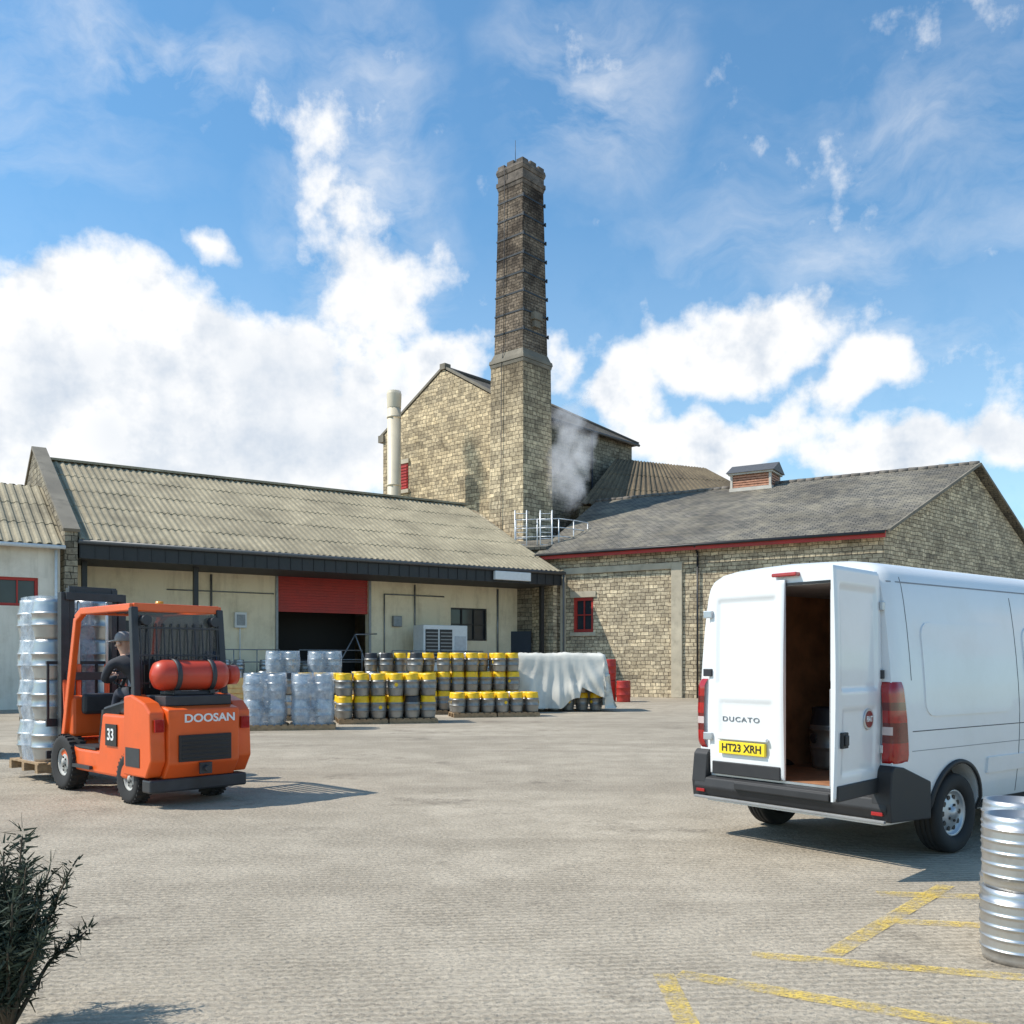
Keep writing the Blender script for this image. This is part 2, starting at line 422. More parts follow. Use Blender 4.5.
c = mixc(nt, math_n(nt, 'MULTIPLY', ramp(nt, fine, .38, .7), .5), c, (.60,.525,.41))
c = mixc(nt, math_n(nt, 'MULTIPLY', ramp(nt, vf, .48, .70), .5), c, (.13,.108,.085))
sp = noise_n(nt, ob, .6, 8, .78)
c = mixc(nt, math_n(nt, 'MULTIPLY', ramp(nt, sp, .57, .65), .55), c, (.14,.115,.09))
nt.links.new(c, b.inputs['Base Color']); b.inputs['Roughness'].default_value = .9; b.inputs['Specular IOR Level'].default_value = .25
h = math_n(nt, 'ADD', math_n(nt, 'MULTIPLY', wv.outputs[1], 1.1), math_n(nt, 'MULTIPLY', fine, .9))
h = math_n(nt, 'ADD', h, math_n(nt, 'MULTIPLY', pebble.outputs[0], .6))
bump(nt, b, h, .75, .015)
GROUND = m
g = MB(); g.add([(-900,-300,0),(900,-300,0),(900,1500,0),(-900,1500,0)], [(0,1,2,3)])
info(g.build("ground", GROUND, recalc=False), None, kind="structure")

m, nt, b = newmat("worn_yellow_paint")
tc = N(nt, 'ShaderNodeTexCoord')
f = noise_n(nt, tc.outputs['Object'], 4, 8, .8); f2 = noise_n(nt, tc.outputs['Object'], 55, 4, .75)
nt.links.new(mixc(nt, f2, (.66,.44,.08), (.84,.62,.14)), b.inputs['Base Color']); b.inputs['Roughness'].default_value = .85
tr = N(nt, 'ShaderNodeBsdfTransparent'); ms = N(nt, 'ShaderNodeMixShader')
a = math_n(nt, 'MULTIPLY', ramp(nt, f, .40, .60), ramp(nt, f2, .36, .54))
nt.links.new(math_n(nt, 'SUBTRACT', 1.0, math_n(nt, 'MULTIPLY', a, .85), clamp=True), ms.inputs[0])
nt.links.new(b.outputs[0], ms.inputs[1]); nt.links.new(tr.outputs[0], ms.inputs[2])
nt.links.new(ms.outputs[0], nt.nodes['Material Output'].inputs[0])
YLINE = m
ym = MB()
for n_, (p, q, w) in enumerate((((.80,5.02),(.80,3.2),.11), ((.88,5.02),(2.35,4.15),.13), ((1.35,5.35),(3.2,4.8),.12), ((2.35,6.05),(3.9,5.75),.13), ((2.6,6.75),(4.4,6.5),.16), ((1.8,5.35),(3.2,7.0),.12))):
    p = Vector((*p,0)); q = Vector((*q,0)); d = (q-p).normalized(); nn = Vector((-d.y,d.x,0))*w/2
    ym.add([(v.x,v.y,.004+.0006*n_) for v in (p-nn,q-nn,q+nn,p+nn)], [(0,1,2,3)])
info(ym.build("yellow_road_marking", YLINE, recalc=False), None, kind="structure")

# ------------------------------------------------------------------ wall with openings
def wall_open(mb, x0, x1, z0, z1, y0, y1, ops, mat=0):
    xs = sorted({x0,x1,*[o[0] for o in ops],*[o[1] for o in ops]})
    zs = sorted({z0,z1,*[o[2] for o in ops],*[o[3] for o in ops]})
    def solid(i,j):
        if i<0 or j<0 or i>=len(xs)-1 or j>=len(zs)-1: return False
        cx=(xs[i]+xs[i+1])/2; cz=(zs[j]+zs[j+1])/2
        return not any(o[0]<cx<o[1] and o[2]<cz<o[3] for o in ops)
    for i in range(len(xs)-1):
        for j in range(len(zs)-1):
            if not solid(i,j): continue
            a,b_,c_,d=xs[i],xs[i+1],zs[j],zs[j+1]
            mb.add([(a,y0,c_),(b_,y0,c_),(b_,y0,d),(a,y0,d)],[(0,1,2,3)],mat)
            mb.add([(a,y1,c_),(b_,y1,c_),(b_,y1,d),(a,y1,d)],[(3,2,1,0)],mat)
            if not solid(i-1,j): mb.add([(a,y0,c_),(a,y1,c_),(a,y1,d),(a,y0,d)],[(3,2,1,0)],mat)
            if not solid(i+1,j): mb.add([(b_,y0,c_),(b_,y1,c_),(b_,y1,d),(b_,y0,d)],[(0,1,2,3)],mat)
            if not solid(i,j-1): mb.add([(a,y0,c_),(b_,y0,c_),(b_,y1,c_),(a,y1,c_)],[(3,2,1,0)],mat)
            if not solid(i,j+1): mb.add([(a,y0,d),(b_,y0,d),(b_,y1,d),(a,y1,d)],[(0,1,2,3)],mat)

def window(parent, x0, x1, z0, z1, y, fmat, nx=2, nz=2, fw=.07):
    p = MB(); p.box(x0+.01,x1-.01,y+.10,y+.12,z0+.01,z1-.01)
    po = p.build("window", GLASS, parent)
    f = MB()
    f.box(x0,x0+fw,y,y+.09,z0,z1); f.box(x1-fw,x1,y,y+.09,z0,z1)
    f.box(x0+fw,x1-fw,y,y+.09,z0,z0+fw); f.box(x0+fw,x1-fw,y,y+.09,z1-fw,z1)
    for i in range(1,nx):
        xx=x0+(x1-x0)*i/nx; f.box(xx-.025,xx+.025,y+.02,y+.08,z0+fw,z1-fw)
    for i in range(1,nz):
        zz=z0+(z1-z0)*i/nz; f.box(x0+fw,x1-fw,y+.025,y+.075,zz-.025,zz+.025)
    f.build("frame", fmat, po)
    return po

def corrugated(mb, ea, eb, rb, ra, pitch, hgt=.05, rows=4, mat=0):
    ea,eb,rb,ra=[Vector(p) for p in (ea,eb,rb,ra)]
    n=(eb-ea).cross(ra-ea).normalized()
    if n.z<0: n=-n
    L=(eb-ea).length; k=max(2,int(L/pitch)); pat=[(0,0),(.22,1),(.5,1),(.72,0)]
    ts=[((i+q)/k,h) for i in range(k) for q,h in pat]+[(1,0)]
    for r in range(rows):
        s0=r/rows-(.012 if r else 0); s1=(r+1)/rows
        v=[]
        for s_,lift in ((s0,.022),(s1,0)):
            for t,h in ts:
                base=ea.lerp(eb,t).lerp(ra.lerp(rb,t),s_)
                w=.006*math.sin(t*61+r*5)
                v.append(base+n*(h*hgt+lift+w))
        q=len(ts)
        mb.add(v,[(i,i+1,q+i+1,q+i) for i in range(q-1)],mat)
        v2=[p for p in v[:q]]+[p-n*.03 for p in v[:q]]
        mb.add(v2,[(i+1,i,q+i,q+i+1) for i in range(q-1)],mat)

# ------------------------------------------------------------------ LEFT WAREHOUSE
AL = math.atan2(.563,.826)
L = thing("warehouse","long cream rendered warehouse with ribbed sheet roof and black loading canopy","building",(-15.5,34,0),AL)
w = MB()
wall_open(w,-.05,21.8,0,7.45,3.0,3.3,[(8.5,12.8,1.15,5.55),(17.2,19.3,2.7,4.3),(2.0,3.2,1.15,3.3)])
w.box(-.05,21.8,14.6,14.9,0,6.0)
w.build("wall", CREAM, L)
gw = MB()
gw.extr([(-.06,-.1,0),(-.06,15,0),(-.06,15,6.2),(-.06,7.5,10.55),(-.06,-.1,6.3)],(-.42,0,0))
gw.build("gable_wall", STONE_D, L)
gw = MB()
gw.extr([(21.6,.6,0),(21.6,14.59,0),(21.6,14.59,6.1),(21.2,7.5,10.0),(21.6,.6,6.1)],(.25,0,0))
gw.build("gable_wall", STONE_R, L)
cp = MB(); cp.beam((-.27,-.2,6.33),(-.27,7.5,10.66),.55,.12); cp.beam((-.27,7.5,10.66),(-.27,15.1,6.25),.55,.12)
cp.build("coping", ASHD, L)
rf = MB()
corrugated(rf,(0,-.15,6.0),(21.6,-.15,6.0),(20.7,7.5,10.2),(0,7.5,10.2),.27,.05,5)
corrugated(rf,(21.9,15.1,6.0),(0,15.1,6.0),(0,7.5,10.2),(20.7,7.5,10.2),.27,.05,5)
for i in range(21): rf.beam((i,7.5,10.24),(min(i+1.0,20.8),7.5,10.24),.5,.1)
rf.build("roof", ASB, L, recalc=False)
un = MB(); un.slab([(0,-.05,5.97),(21.5,-.05,5.97),(20.6,7.45,10.08),(0,7.45,10.08)],.1)
un.build("roof_lining", BLACK, L)
fa = MB(); fa.box(.0,21.6,-.12,-.04,5.36,5.93); fa.box(.0,.08,-.03,2.99,5.36,5.9)
for i in range(44): fa.box(.03+i*.49,.07+i*.49,-.15,-.125,5.38,5.9)
fa.build("canopy_fascia", BLACK, L)
sf = MB(); sf.box(.1,21.5,.0,2.98,5.38,5.42); sf.build("canopy_soffit", plain("soffit_dark",(.07,.065,.06),.8), L)  # soffit colour darkened to deepen the shadow under the eave
gt = MB(); gt.cyl((-.05,-.26,5.94),(21.7,-.26,5.94),.08,.08,10); gt.cyl((21.6,-.26,5.9),(21.6,-.26,.2),.05,.05,8)
gt.build("gutter", plain("gutter_grey",(.10,.10,.10),.5), L)
for x in (.35,4.4,21.2):
    po = MB(); po.box(x-.09,x+.09,.9,1.08,1.15,5.38); po.build("canopy_post", BLACK, L)
dk = MB(); dk.box(.2,21.4,.7,2.98,0,1.15); dk.box(.2,21.4,.62,.70,.95,1.17)
for i in range(12): dk.box(.5+i*1.8,.7+i*1.8,.55,.69,.3,.94)
dk.build("loading_dock", [CONC], L)
dr = MB()
for i in range(14): dr.box(8.5,12.8,3.06+(.015 if i%2 else 0),3.12,3.85+i*.1214,3.85+(i+1)*.1214-.006)
dr.build("roller_door", REDP, L)
for x in (8.38,12.81):
    rd = MB(); rd.box(x,x+.11,2.93,3.02,1.15,5.38); rd.build("door_jamb", GREYST, L)
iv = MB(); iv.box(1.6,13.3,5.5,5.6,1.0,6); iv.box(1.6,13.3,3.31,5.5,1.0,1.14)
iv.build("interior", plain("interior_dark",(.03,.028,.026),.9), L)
window(L,17.2,19.3,2.7,4.3,3.08,BLACK,3,2)
dd = MB(); dd.box(2.0,3.2,3.08,3.14,1.15,3.3); dd.build("door", plain("door_grey",(.08,.085,.09),.6), L)
bx = MB(); bx.box(6.55,7.05,2.78,2.98,3.1,3.75); bx.box(6.62,6.98,2.76,2.775,3.2,3.65,1); bx.tube([(6.8,2.92,3.1),(6.8,2.92,1.2)],.03)
bx.build("meter_box",[WPLAST,GREYST],L,.02)
bx = MB(); bx.box(14.0,14.45,2.80,2.98,3.3,3.8); bx.build("meter_box",GREYST,L,.02)
for pts,rr_ in (([(15.2,2.95,5.3),(15.2,2.95,2.2)],.04),([(5.6,2.95,5.3),(5.6,2.95,1.2)],.05),([(13.6,2.95,1.2),(13.6,2.95,4.8),(16.8,2.95,4.8)],.03),([(3.8,2.95,4.6),(8.3,2.95,4.6)],.025),([(19.9,2.95,5.3),(19.9,2.95,1.2)],.05)):
    pn = MB(); pn.tube(pts,rr_); pn.build("pipe", GREYST, L)
ln = MB(); ln.box(17.6,19.6,-.36,-.16,5.45,5.85); ln.build("canopy_sign", WPLAST, L, .02)
for xs_ in ((12.9,17.65,6),(4.9,7.75,4),(8.6,11.45,4)):
    rl = MB()
    for i in range(xs_[2]):
        x=xs_[0]+i*.95; rl.tube([(x,.8,1.15),(x,.8,2.15)],.022)
    for z in (1.65,2.15): rl.tube([(xs_[0],.8,z),(xs_[1],.8,z)],.022)
    rl.build("railing", GREYST, L)

def local_thing(frame, name, label, cat, loc, rz=0, group=None):
    e = thing(name,label,cat,(0,0,0),0,group)
    M = Matrix.Translation(frame.location) @ Matrix.Rotation(frame.rotation_euler.z,4,'Z')
    e.location = M @ Vector(loc); e.rotation_euler = (0,0,frame.rotation_euler.z+rz)
    return e
ac = local_thing(L,"chiller_unit","white boxed chiller unit with dark grille standing on the dock","chiller",(15.9,1.7,1.15))
q = MB(); q.box(-1.2,1.15,-.5,.5,.08,2.2); q.box(-1.15,1.1,-.45,.45,0,.08,1)
q.build("body",[WPLAST,GREYST],ac,.03)
for k in range(2):
    q = MB(); q.box(-1.1+k*.75,-.45+k*.75,-.53,-.505,.5,2.0,0)
    for z in range(9): q.box(-1.08+k*.75,-.47+k*.75,-.55,-.53,.55+z*.16,.6+z*.16,1)
    q.build("grille",[BLACK,GREYST],ac)
q = MB(); q.box(.45,1.05,-.53,-.505,.6,1.7); q.build("panel",plain("panel_grey",(.5,.52,.54),.4),ac,.005)
hr = local_thing(L,"dock_ladder","thin steel framed loading ladder leaning at the dock door","ladder",(11.2,1.2,1.15))
q=MB(); q.tube([(-.9,0,0),(.2,.2,1.7),(.9,.2,0)],.03); q.tube([(-.5,.1,.6),(.65,.2,.6)],.025); q.tube([(.2,.2,1.7),(1.3,.3,1.75)],.03); q.build("frame",GREYST,hr)

LL = thing("lean_to_shed","white rendered shed with ribbed sheet roof against the warehouse gable","building",(-15.5,34,0),AL)
w = MB(); wall_open(w,-15,-.6,0,5.75,.1,.4,[(-2.6,-1.3,3.6,4.6),(-6,-4.4,0,2.6)]); w.box(-15,-14.7,.41,12,0,5.7); w.build("wall",WHITEW,LL)
r_ = MB(); corrugated(r_,(-15.4,-.3,5.75),(-.5,-.3,5.75),(-.5,5.0,8.6),(-15.4,5.0,8.6),.3,.055,3)
corrugated(r_,(-.5,10.3,5.75),(-15.4,10.3,5.75),(-15.4,5.0,8.6),(-.5,5.0,8.6),.3,.055,3)
r_.build("roof",ASB,LL,recalc=False)
u=MB(); u.slab([(-15.3,-.2,5.72),(-.55,-.2,5.72),(-.55,5,8.5),(-15.3,5,8.5)],.08); u.build("roof_lining",BLACK,LL)
u=MB(); u.cyl((-15.3,-.38,5.68),(-.5,-.38,5.68),.07,.07,10); u.cyl((-.75,-.02,5.6),(-.75,-.02,.1),.05,.05,8); u.build("gutter",WPLAST,LL)
window(LL,-2.6,-1.3,3.6,4.6,.2,REDP,2,1,.1)
u=MB(); u.box(-6,-4.4,.3,.36,0,2.6); u.build("door",REDP,LL)

# ------------------------------------------------------------------ RIGHT STONE BARN
AR = math.atan2(-.53,.85)
Rb = thing("stone_barn","long buff stone building with slate roof and red eaves board","building",(1.65,47.5,0),AR)
w = MB()
wall_open(w,0,16.05,0,7.1,0,.45,[(1.6,2.7,3.1,4.8)])
w.build("wall",STONE_R,Rb)
for poly,d_ in (([(16.06,-.002,0),(18.3,9.44,0),(20.6,18.9,0),(20.6,18.9,7.05),(18.3,9.44,11.02),(16.06,-.002,7.05)],(-.44,0.46,0)),
              ([(.01,.46,0),(-1.7,9.44,0),(-3.4,18.9,0),(-3.4,18.9,7.05),(-1.7,9.44,11.0),(.01,.46,7.1)],(.44,0,0)),
              ([(-3.4,18.9,0),(20.1,18.9,0),(20.1,18.9,7.05),(-3.4,18.9,7.05)],(0,-.4,0))):
    w = MB(); w.extr(poly,d_); w.build("gable_wall",STONE_R,Rb)
r_ = MB()
r_.slab([(-.35,-.4,7.02),(16.3,-.4,7.02),(18.65,9.44,11.2),(-1.9,9.44,11.2)],.09)
r_.slab([(-3.7,19.3,7.02),(20.95,19.3,7.02),(18.65,9.45,11.2),(-1.9,9.45,11.2)],.09)
r_.build("roof",SLATE,Rb)
r_=MB()
for i in range(45): r_.cyl((-1.95+i*.458,9.44,11.19+.01*(i%3)),(-1.95+i*.458+.44,9.44,11.19),.13,.13,8)
r_.build("ridge_tile",plain("ridge_tile",(.16,.14,.12),.85,var=.4,scale=3),Rb)
f_=MB(); f_.box(-.3,16.2,-.47,-.41,6.72,6.98); f_.build("fascia_board",REDP,Rb)
f_=MB(); f_.cyl((-.3,-.56,6.93),(16.2,-.56,6.93),.06,.06,10); f_.cyl((8.05,-.1,6.7),(8.05,-.1,.0),.05,.05,8); f_.tube([(8.05,-.52,6.9),(8.05,-.1,6.6)],.05)
f_.build("gutter",BLACK,Rb)
f_=MB(); f_.beam((16.33,-.42,7.0),(18.68,9.44,11.17),.09,.12); f_.beam((18.68,9.44,11.17),(20.98,19.3,7.0),.09,.12); f_.build("verge_board",ASHD,Rb)
f_=MB(); f_.box(6.76,7.3,-.1,-.003,0,6.25); f_.box(1.1,6.76,-.09,-.003,5.95,6.25); f_.box(.9,1.2,-.08,-.003,0,5.95)
f_.build("stone_surround",ASHLAR,Rb,.02)
f_=MB(); f_.box(1.45,2.85,-.06,-.003,2.92,3.1); f_.build("sill",ASHLAR,Rb,.01)
f_=MB(); f_.box(1.45,2.85,-.05,-.003,4.8,5.1); f_.build("lintel",ASHLAR,Rb,.01)
window(Rb,1.6,2.7,3.1,4.8,.08,REDP,2,2,.15)
e = local_thing(Rb,"roof_ventilator","louvred ridge ventilator with dark lead cap on the slate roof","ventilator",(18.3-10.6,9.44,10.4))
q=MB()
for sx in (-1,1):
    for sy in (-1,1): q.box(sx*1.05-.06,sx*1.05+.06,sy*.8-.06,sy*.8+.06,0,1.35)
q.box(-1.15,1.15,-.9,.9,.2,.6); q.box(-1.2,1.2,-.95,.95,1.3,1.4); q.build("frame",plain("off_white_wood",(.62,.57,.5),.7,dirt=((.3,.2,.12),.5)),e)
q=MB()
for i in range(5):
    z=.63+i*.13
    q.box(-1.0,1.0,-.83,-.78,z,z+.09); q.box(-1.0,1.0,.78,.83,z,z+.09); q.box(-1.09,-1.03,-.75,.75,z,z+.09); q.box(1.03,1.09,-.75,.75,z,z+.09)
q.box(-.95,.95,-.7,.7,.5,1.3); q.build("louvre",plain("louvre_terracotta",(.50,.24,.15),.7,var=.3),e)
q=MB(); q.extr([(-1.3,-1.05,1.4),(-1.3,1.05,1.4),(-1.3,0,1.95)],(2.6,0,0)); q.build("cap",plain("lead_cap",(.09,.09,.095),.6),e)
q=MB(); q.slab([(-2.6,-2.2,-.15),(-1.2,-2.2,-.15),(-1.2,-1.0,.36),(-2.6,-1.0,.36)],.03); q.build("flashing",WPLAST,e)

# ------------------------------------------------------------------ BREWHOUSE
AB = math.atan2(.75,.66)
B = thing("brewhouse","tall weathered stone brewhouse with slate roof beside the chimney","building",(0,54.3,0),AB)
w=MB()
w.extr([(0,0,0),(0,11.14,0),(0,11.14,16.3),(0,5.57,19.5),(0,0,16.3)],(.5,0,0))
w.build("gable_wall",STONE_B,B)
w=MB(); w.box(.51,12.1,0,.5,0,16.2); w.build("wall",STONE_D,B)
w=MB(); w.box(.51,12.1,10.64,11.14,0,16.2); w.build("wall",STONE_B,B)
w=MB(); w.box(11.6,12.1,.51,10.63,0,16.2); w.build("wall",STONE_B,B)
r_=MB()
h0=16.15
r_.slab([(.3,-.35,h0),(12.4,-.35,h0),(8.4,5.57,19.55),(.3,5.57,19.55)],.14)
r_.slab([(.3,11.5,h0),(12.4,11.5,h0),(8.4,5.58,19.55),(.3,5.58,19.55)],.14)
r_.slab([(12.42,-.33,h0),(12.42,11.48,h0),(8.42,5.575,19.55)],.14)
r_.build("roof",SLATE2,B)
c_=MB(); c_.beam((.15,-.25,16.3),(.15,5.57,19.68),.4,.14); c_.beam((.15,5.57,19.68),(.15,11.4,16.3),.4,.14); c_.box(-.1,.4,5.35,5.8,19.5,19.85); c_.box(-.12,.45,11.0,11.5,15.9,16.35)
c_.build("coping",ASHD,B)
rr=MB(); rr.cyl((.4,5.57,19.62),(8.4,5.57,19.62),.14,.14,8); rr.cyl((8.4,5.57,19.62),(12.4,-.35,16.2),.1,.1,8); rr.build("ridge_tile",plain("ridge_dark",(.1,.09,.08),.85),B)
gu=MB(); gu.cyl((.5,-.45,16.05),(12.3,-.45,16.05),.09,.09,8); gu.cyl((2.6,-.12,16),(2.6,-.12,0),.07,.07,8); gu.cyl((7.5,-.12,16),(7.5,-.12,0),.07,.07,8); gu.build("gutter",BLACK,B)
q=MB(); q.box(-.05,-.003,8.75,9.65,12.6,14.2); ro=q.build("window",REDP,B)
q=MB()
for i in range(8): q.box(-.1,-.055,8.8,9.6,12.65+i*.19,12.76+i*.19)
q.build("louvre",REDP,ro)
q=MB(); q.box(-.12,-.003,8.6,9.8,14.23,14.5); q.build("lintel",ASHLAR,B)
q=MB(); q.box(-.15,-.003,8.6,9.8,12.35,12.58); q.build("sill",ASHLAR,B)
xx=9.8
q=MB(); q.box(xx,xx+.9,-.06,-.003,12.2,13.8); wo=q.build("window",GLASS,B)
q=MB(); q.box(xx-.1,xx,-.09,-.004,12.1,13.9); q.box(xx+.9,xx+1,-.09,-.004,12.1,13.9); q.box(xx-.1,xx+1,-.1,-.004,13.91,14.15); q.box(xx,xx+.9,-.09,-.062,12.95,13.0); q.build("frame",ASHLAR,wo)
fl=thing("flue_stack","slim cream steel flue stack rising beside the brewhouse","flue",(-6.95,56,0))
q=MB(); q.cyl((0,0,0),(0,0,16.6),.40,.40,24)
for z in (4,8,12,16): q.cyl((0,0,z),(0,0,z+.12),.43,.43,24)
CST=plain("cream_steel",(.66,.57,.42),.5,var=.12,scale=1.5,dirt=((.35,.3,.22),.5))
q.build("pipe",CST,fl)
q=MB(); q.lathe([(.30,17.6),(.40,17.6),(.44,17.4),(.41,16.6)],24); q.lathe([(.30,17.6),(.30,16.7)],24); q.build("tip",CST,fl)

# ------------------------------------------------------------------ CHIMNEY
C = thing("chimney","tall square tapering stone and brick chimney with iron bands and soot","chimney",(.5,53.2,0),AB)
def sq(mb,w0,w1,z0,z1,mat=0):
    a=w0; b_=w1
    v=[(-a/2,-a/2,z0),(a/2,-a/2,z0),(a/2,a/2,z0),(-a/2,a/2,z0),(-b_/2,-b_/2,z1),(b_/2,-b_/2,z1),(b_/2,b_/2,z1),(-b_/2,b_/2,z1)]
    mb.add(v,[(0,3,2,1),(4,5,6,7),(0,1,5,4),(1,2,6,5),(2,3,7,6),(3,0,4,7)],mat)
q=MB(); sq(q,2.70,2.40,0,18.0); q.build("base",STONE_C,C,.04)
q=MB(); sq(q,2.42,2.5,18.0,18.2); sq(q,2.56,2.5,18.21,18.42); sq(q,2.4,2.12,18.43,18.8); q.build("cornice",ASHD,C,.02)
q=MB(); sq(q,2.12,1.80,18.8,27.9); q.build("shaft",STONE_U,C,.03)
q=MB(); sq(q,1.82,1.92,27.9,28.1); sq(q,1.98,1.98,28.11,28.35); sq(q,1.84,1.84,28.36,28.7); sq(q,1.90,2.0,28.71,28.9); sq(q,2.0,1.92,28.91,29.1)
for i in range(3):
    for j in range(3):
        if i==1 and j==1: continue
        q.box(-.93+i*.68,-.45+i*.68,-.93+j*.68,-.45+j*.68,29.1,29.28+.05*((i+j)%2))
q.build("cap",plain("sooty_stone",(.14,.115,.095),.95,var=.6,scale=2,bmp=.4),C,.02)
for i in range(8):
    q=MB(); z=19.8+i*1.05; ww=2.12-(z-18.8)/9.1*.32+.05
    sq(q,ww,ww,z,z+.09)
    for sx in (-1,1): q.box(sx*(ww/2-.02)-.04,sx*(ww/2-.02)+.04,-ww/2-.07,-ww/2-.002,z-.06,z+.14)
    q.build("iron_band",BLACK,C)
q=MB(); q.box(-.35,.35,-1.30,-1.0,20.5,20.9); q.box(-.25,.25,-1.23,-1.0,20.1,20.49); q.build("corbel",ASHD,C,.02)
q=MB(); q.cyl((-.7,-.2,29.1),(-.7,-.2,30.5),.02,.012,6); q.build("lightning_rod",BLACK,C)
q=MB(); q.tube([(-1.03,.3,28.9),(-1.11,.3,19.1),(-1.30,.3,18.0),(-1.38,.3,0)],.02,6); q.build("conductor_cable",BLACK,C)

# ------------------------------------------------------------------ MIDDLE STORE
Ms = thing("rear_store","dark stone store with hipped brown ribbed roof behind the barn","building",(0,0,0))
w=MB(); w.prism([(4,56.8),(16.0,58.6),(14.6,66.5),(8,69),(3,62)],0,11.3); w.build("wall",STONE_D,Ms)
r_=MB()
corrugated(r_,(4,56.3,11.0),(16.6,58.3,11.0),(12.9,63.6,14.6),(6.6,60.6,14.6),.42,.07,3)
corrugated(r_,(16.6,58.3,11.0),(15.2,67.3,11.0),(12.95,63.7,14.55),(12.9,63.6,14.6),.42,.07,3)
corrugated(r_,(15.2,67.3,11.0),(5,67,11.0),(6.6,60.6,14.6),(12.9,63.6,14.6),.42,.07,3)
r_.build("roof",ASB2,Ms,recalc=False)

K = thing("link_block","low dark stone link block with flat roof and doorway","building",(0,0,0))
w=MB(); w.prism([(-3.2,49.6),(1.6,47.9),(3.6,51.5),(-1,53.0)],0,7.3); w.build("wall",STONE_D,K)
w=MB(); w.slab([(-3.4,49.4,7.45),(1.7,47.7,7.45),(3.8,51.8,8.5),(-1.2,53.2,8.5)],.14); w.build("roof",SLATE,K)
q=MB(); q.box(-.5,.9,0,.06,0,3.2)
q.build("door",plain("door_dark_blue",(.03,.04,.06),.6),K,loc=(.1,48.1,0),rot=(0,0,AR*.62))
gr=thing("guard_rail","white tubular guard rails and ladder hoops on the link roof","railing",(0,0,7.9))
GLT=plain("galv_light",(.7,.71,.72),.4,.2)
pts=[(.2,49.2),(1.3,48.9),(2.4,48.7),(3.2,49.3),(4.0,50.2)]
q=MB()
for x,y in pts: q.tube([(x,y,-.6),(x,y,1.1)],.03)
for z in (.2,.65,1.1): q.tube([(x,y,z) for x,y in pts],.025)
q.build("rail",GLT,gr)
for x in (.15,1.45):
    q=MB()
    for dx in (0,.6): q.tube([(x+dx,48.6,-1.0),(x+dx,48.6,1.5),(x+dx,49.1,1.5),(x+dx,49.1,.2)],.03)
    for i in range(8): q.tube([(x,48.6,-.9+i*.32),(x+.6,48.6,-.9+i*.32)],.018)
    q.build("ladder",GLT,gr)

# ------------------------------------------------------------------ steam
def steam(name,label,loc,scale,dens,rot=(0,0,0),seed=0.0,sub=1.15):
    m=bpy.data.materials.new(name+"_volume"); m.use_nodes=True; nt=m.node_tree; nt.nodes.clear()
    o=N(nt,'ShaderNodeOutputMaterial'); v=N(nt,'ShaderNodeVolumePrincipled'); nt.links.new(v.outputs[0],o.inputs['Volume'])
    v.inputs['Color'].default_value=(1,1,1,1); v.inputs['Anisotropy'].default_value=0
    tc=N(nt,'ShaderNodeTexCoord'); ob=tc.outputs['Object']
    mp=N(nt,'ShaderNodeMapping'); nt.links.new(ob,mp.inputs[0]); mp.inputs['Scale'].default_value=(scale[0]*.5,scale[1]*.5,scale[2]*.5); mp.inputs['Location'].default_value=(seed,0,0)
    dn=N(nt,'ShaderNodeTexNoise'); dn.inputs['Scale'].default_value=.9; dn.inputs['Detail'].default_value=2; nt.links.new(mp.outputs[0],dn.inputs['Vector'])
    s1=N(nt,'ShaderNodeVectorMath',operation='SUBTRACT'); nt.links.new(dn.outputs[1],s1.inputs[0]); s1.inputs[1].default_value=(.5,.5,.5)
    s2=N(nt,'ShaderNodeVectorMath',operation='MULTIPLY'); nt.links.new(s1.outputs[0],s2.inputs[0]); s2.inputs[1].default_value=(2.4,2.4,.3)
    s3=N(nt,'ShaderNodeVectorMath',operation='ADD'); nt.links.new(ob,s3.inputs[0]); nt.links.new(s2.outputs[0],s3.inputs[1])
    ln=N(nt,'ShaderNodeVectorMath',operation='LENGTH'); nt.links.new(s3.outputs[0],ln.inputs[0])
    ln0=N(nt,'ShaderNodeVectorMath',operation='LENGTH'); nt.links.new(ob,ln0.inputs[0])
    n=noise_n(nt,mp.outputs[0],2.2,5,.7)
    a=math_n(nt,'SUBTRACT',math_n(nt,'MULTIPLY',math_n(nt,'SUBTRACT',1,ln.outputs['Value'],clamp=True),1.7),math_n(nt,'MULTIPLY',n,sub),clamp=True)
    a=math_n(nt,'MULTIPLY',a,math_n(nt,'MULTIPLY',math_n(nt,'SUBTRACT',1,ln0.outputs['Value'],clamp=True),4,clamp=True))
    d_=math_n(nt,'MULTIPLY',a,dens)
    nt.links.new(d_,v.inputs['Density'])
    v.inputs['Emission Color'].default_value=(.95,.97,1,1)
    nt.links.new(math_n(nt,'MULTIPLY',d_,.5),v.inputs['Emission Strength'])  # steam glows by its own emission, standing in for multiply scattered light
    me=bpy.data.meshes.new(name); bm=bmesh.new(); bmesh.ops.create_icosphere(bm,subdivisions=3,radius=1); bm.to_mesh(me); bm.free()
    me.materials.append(m)
    ob_=bpy.data.objects.new(name,me); link(ob_); ob_.location=loc; ob_.scale=scale; ob_.rotation_euler=rot
    info(ob_,label,"steam",kind="stuff")
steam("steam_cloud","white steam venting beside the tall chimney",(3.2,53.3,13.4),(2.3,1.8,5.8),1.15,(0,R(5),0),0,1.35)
steam("steam_cloud","thin white steam leaving the cream flue",(-6.9,56,19.0),(1.5,1.2,2.4),1.6,(0,R(-10),0),1.1,.75)

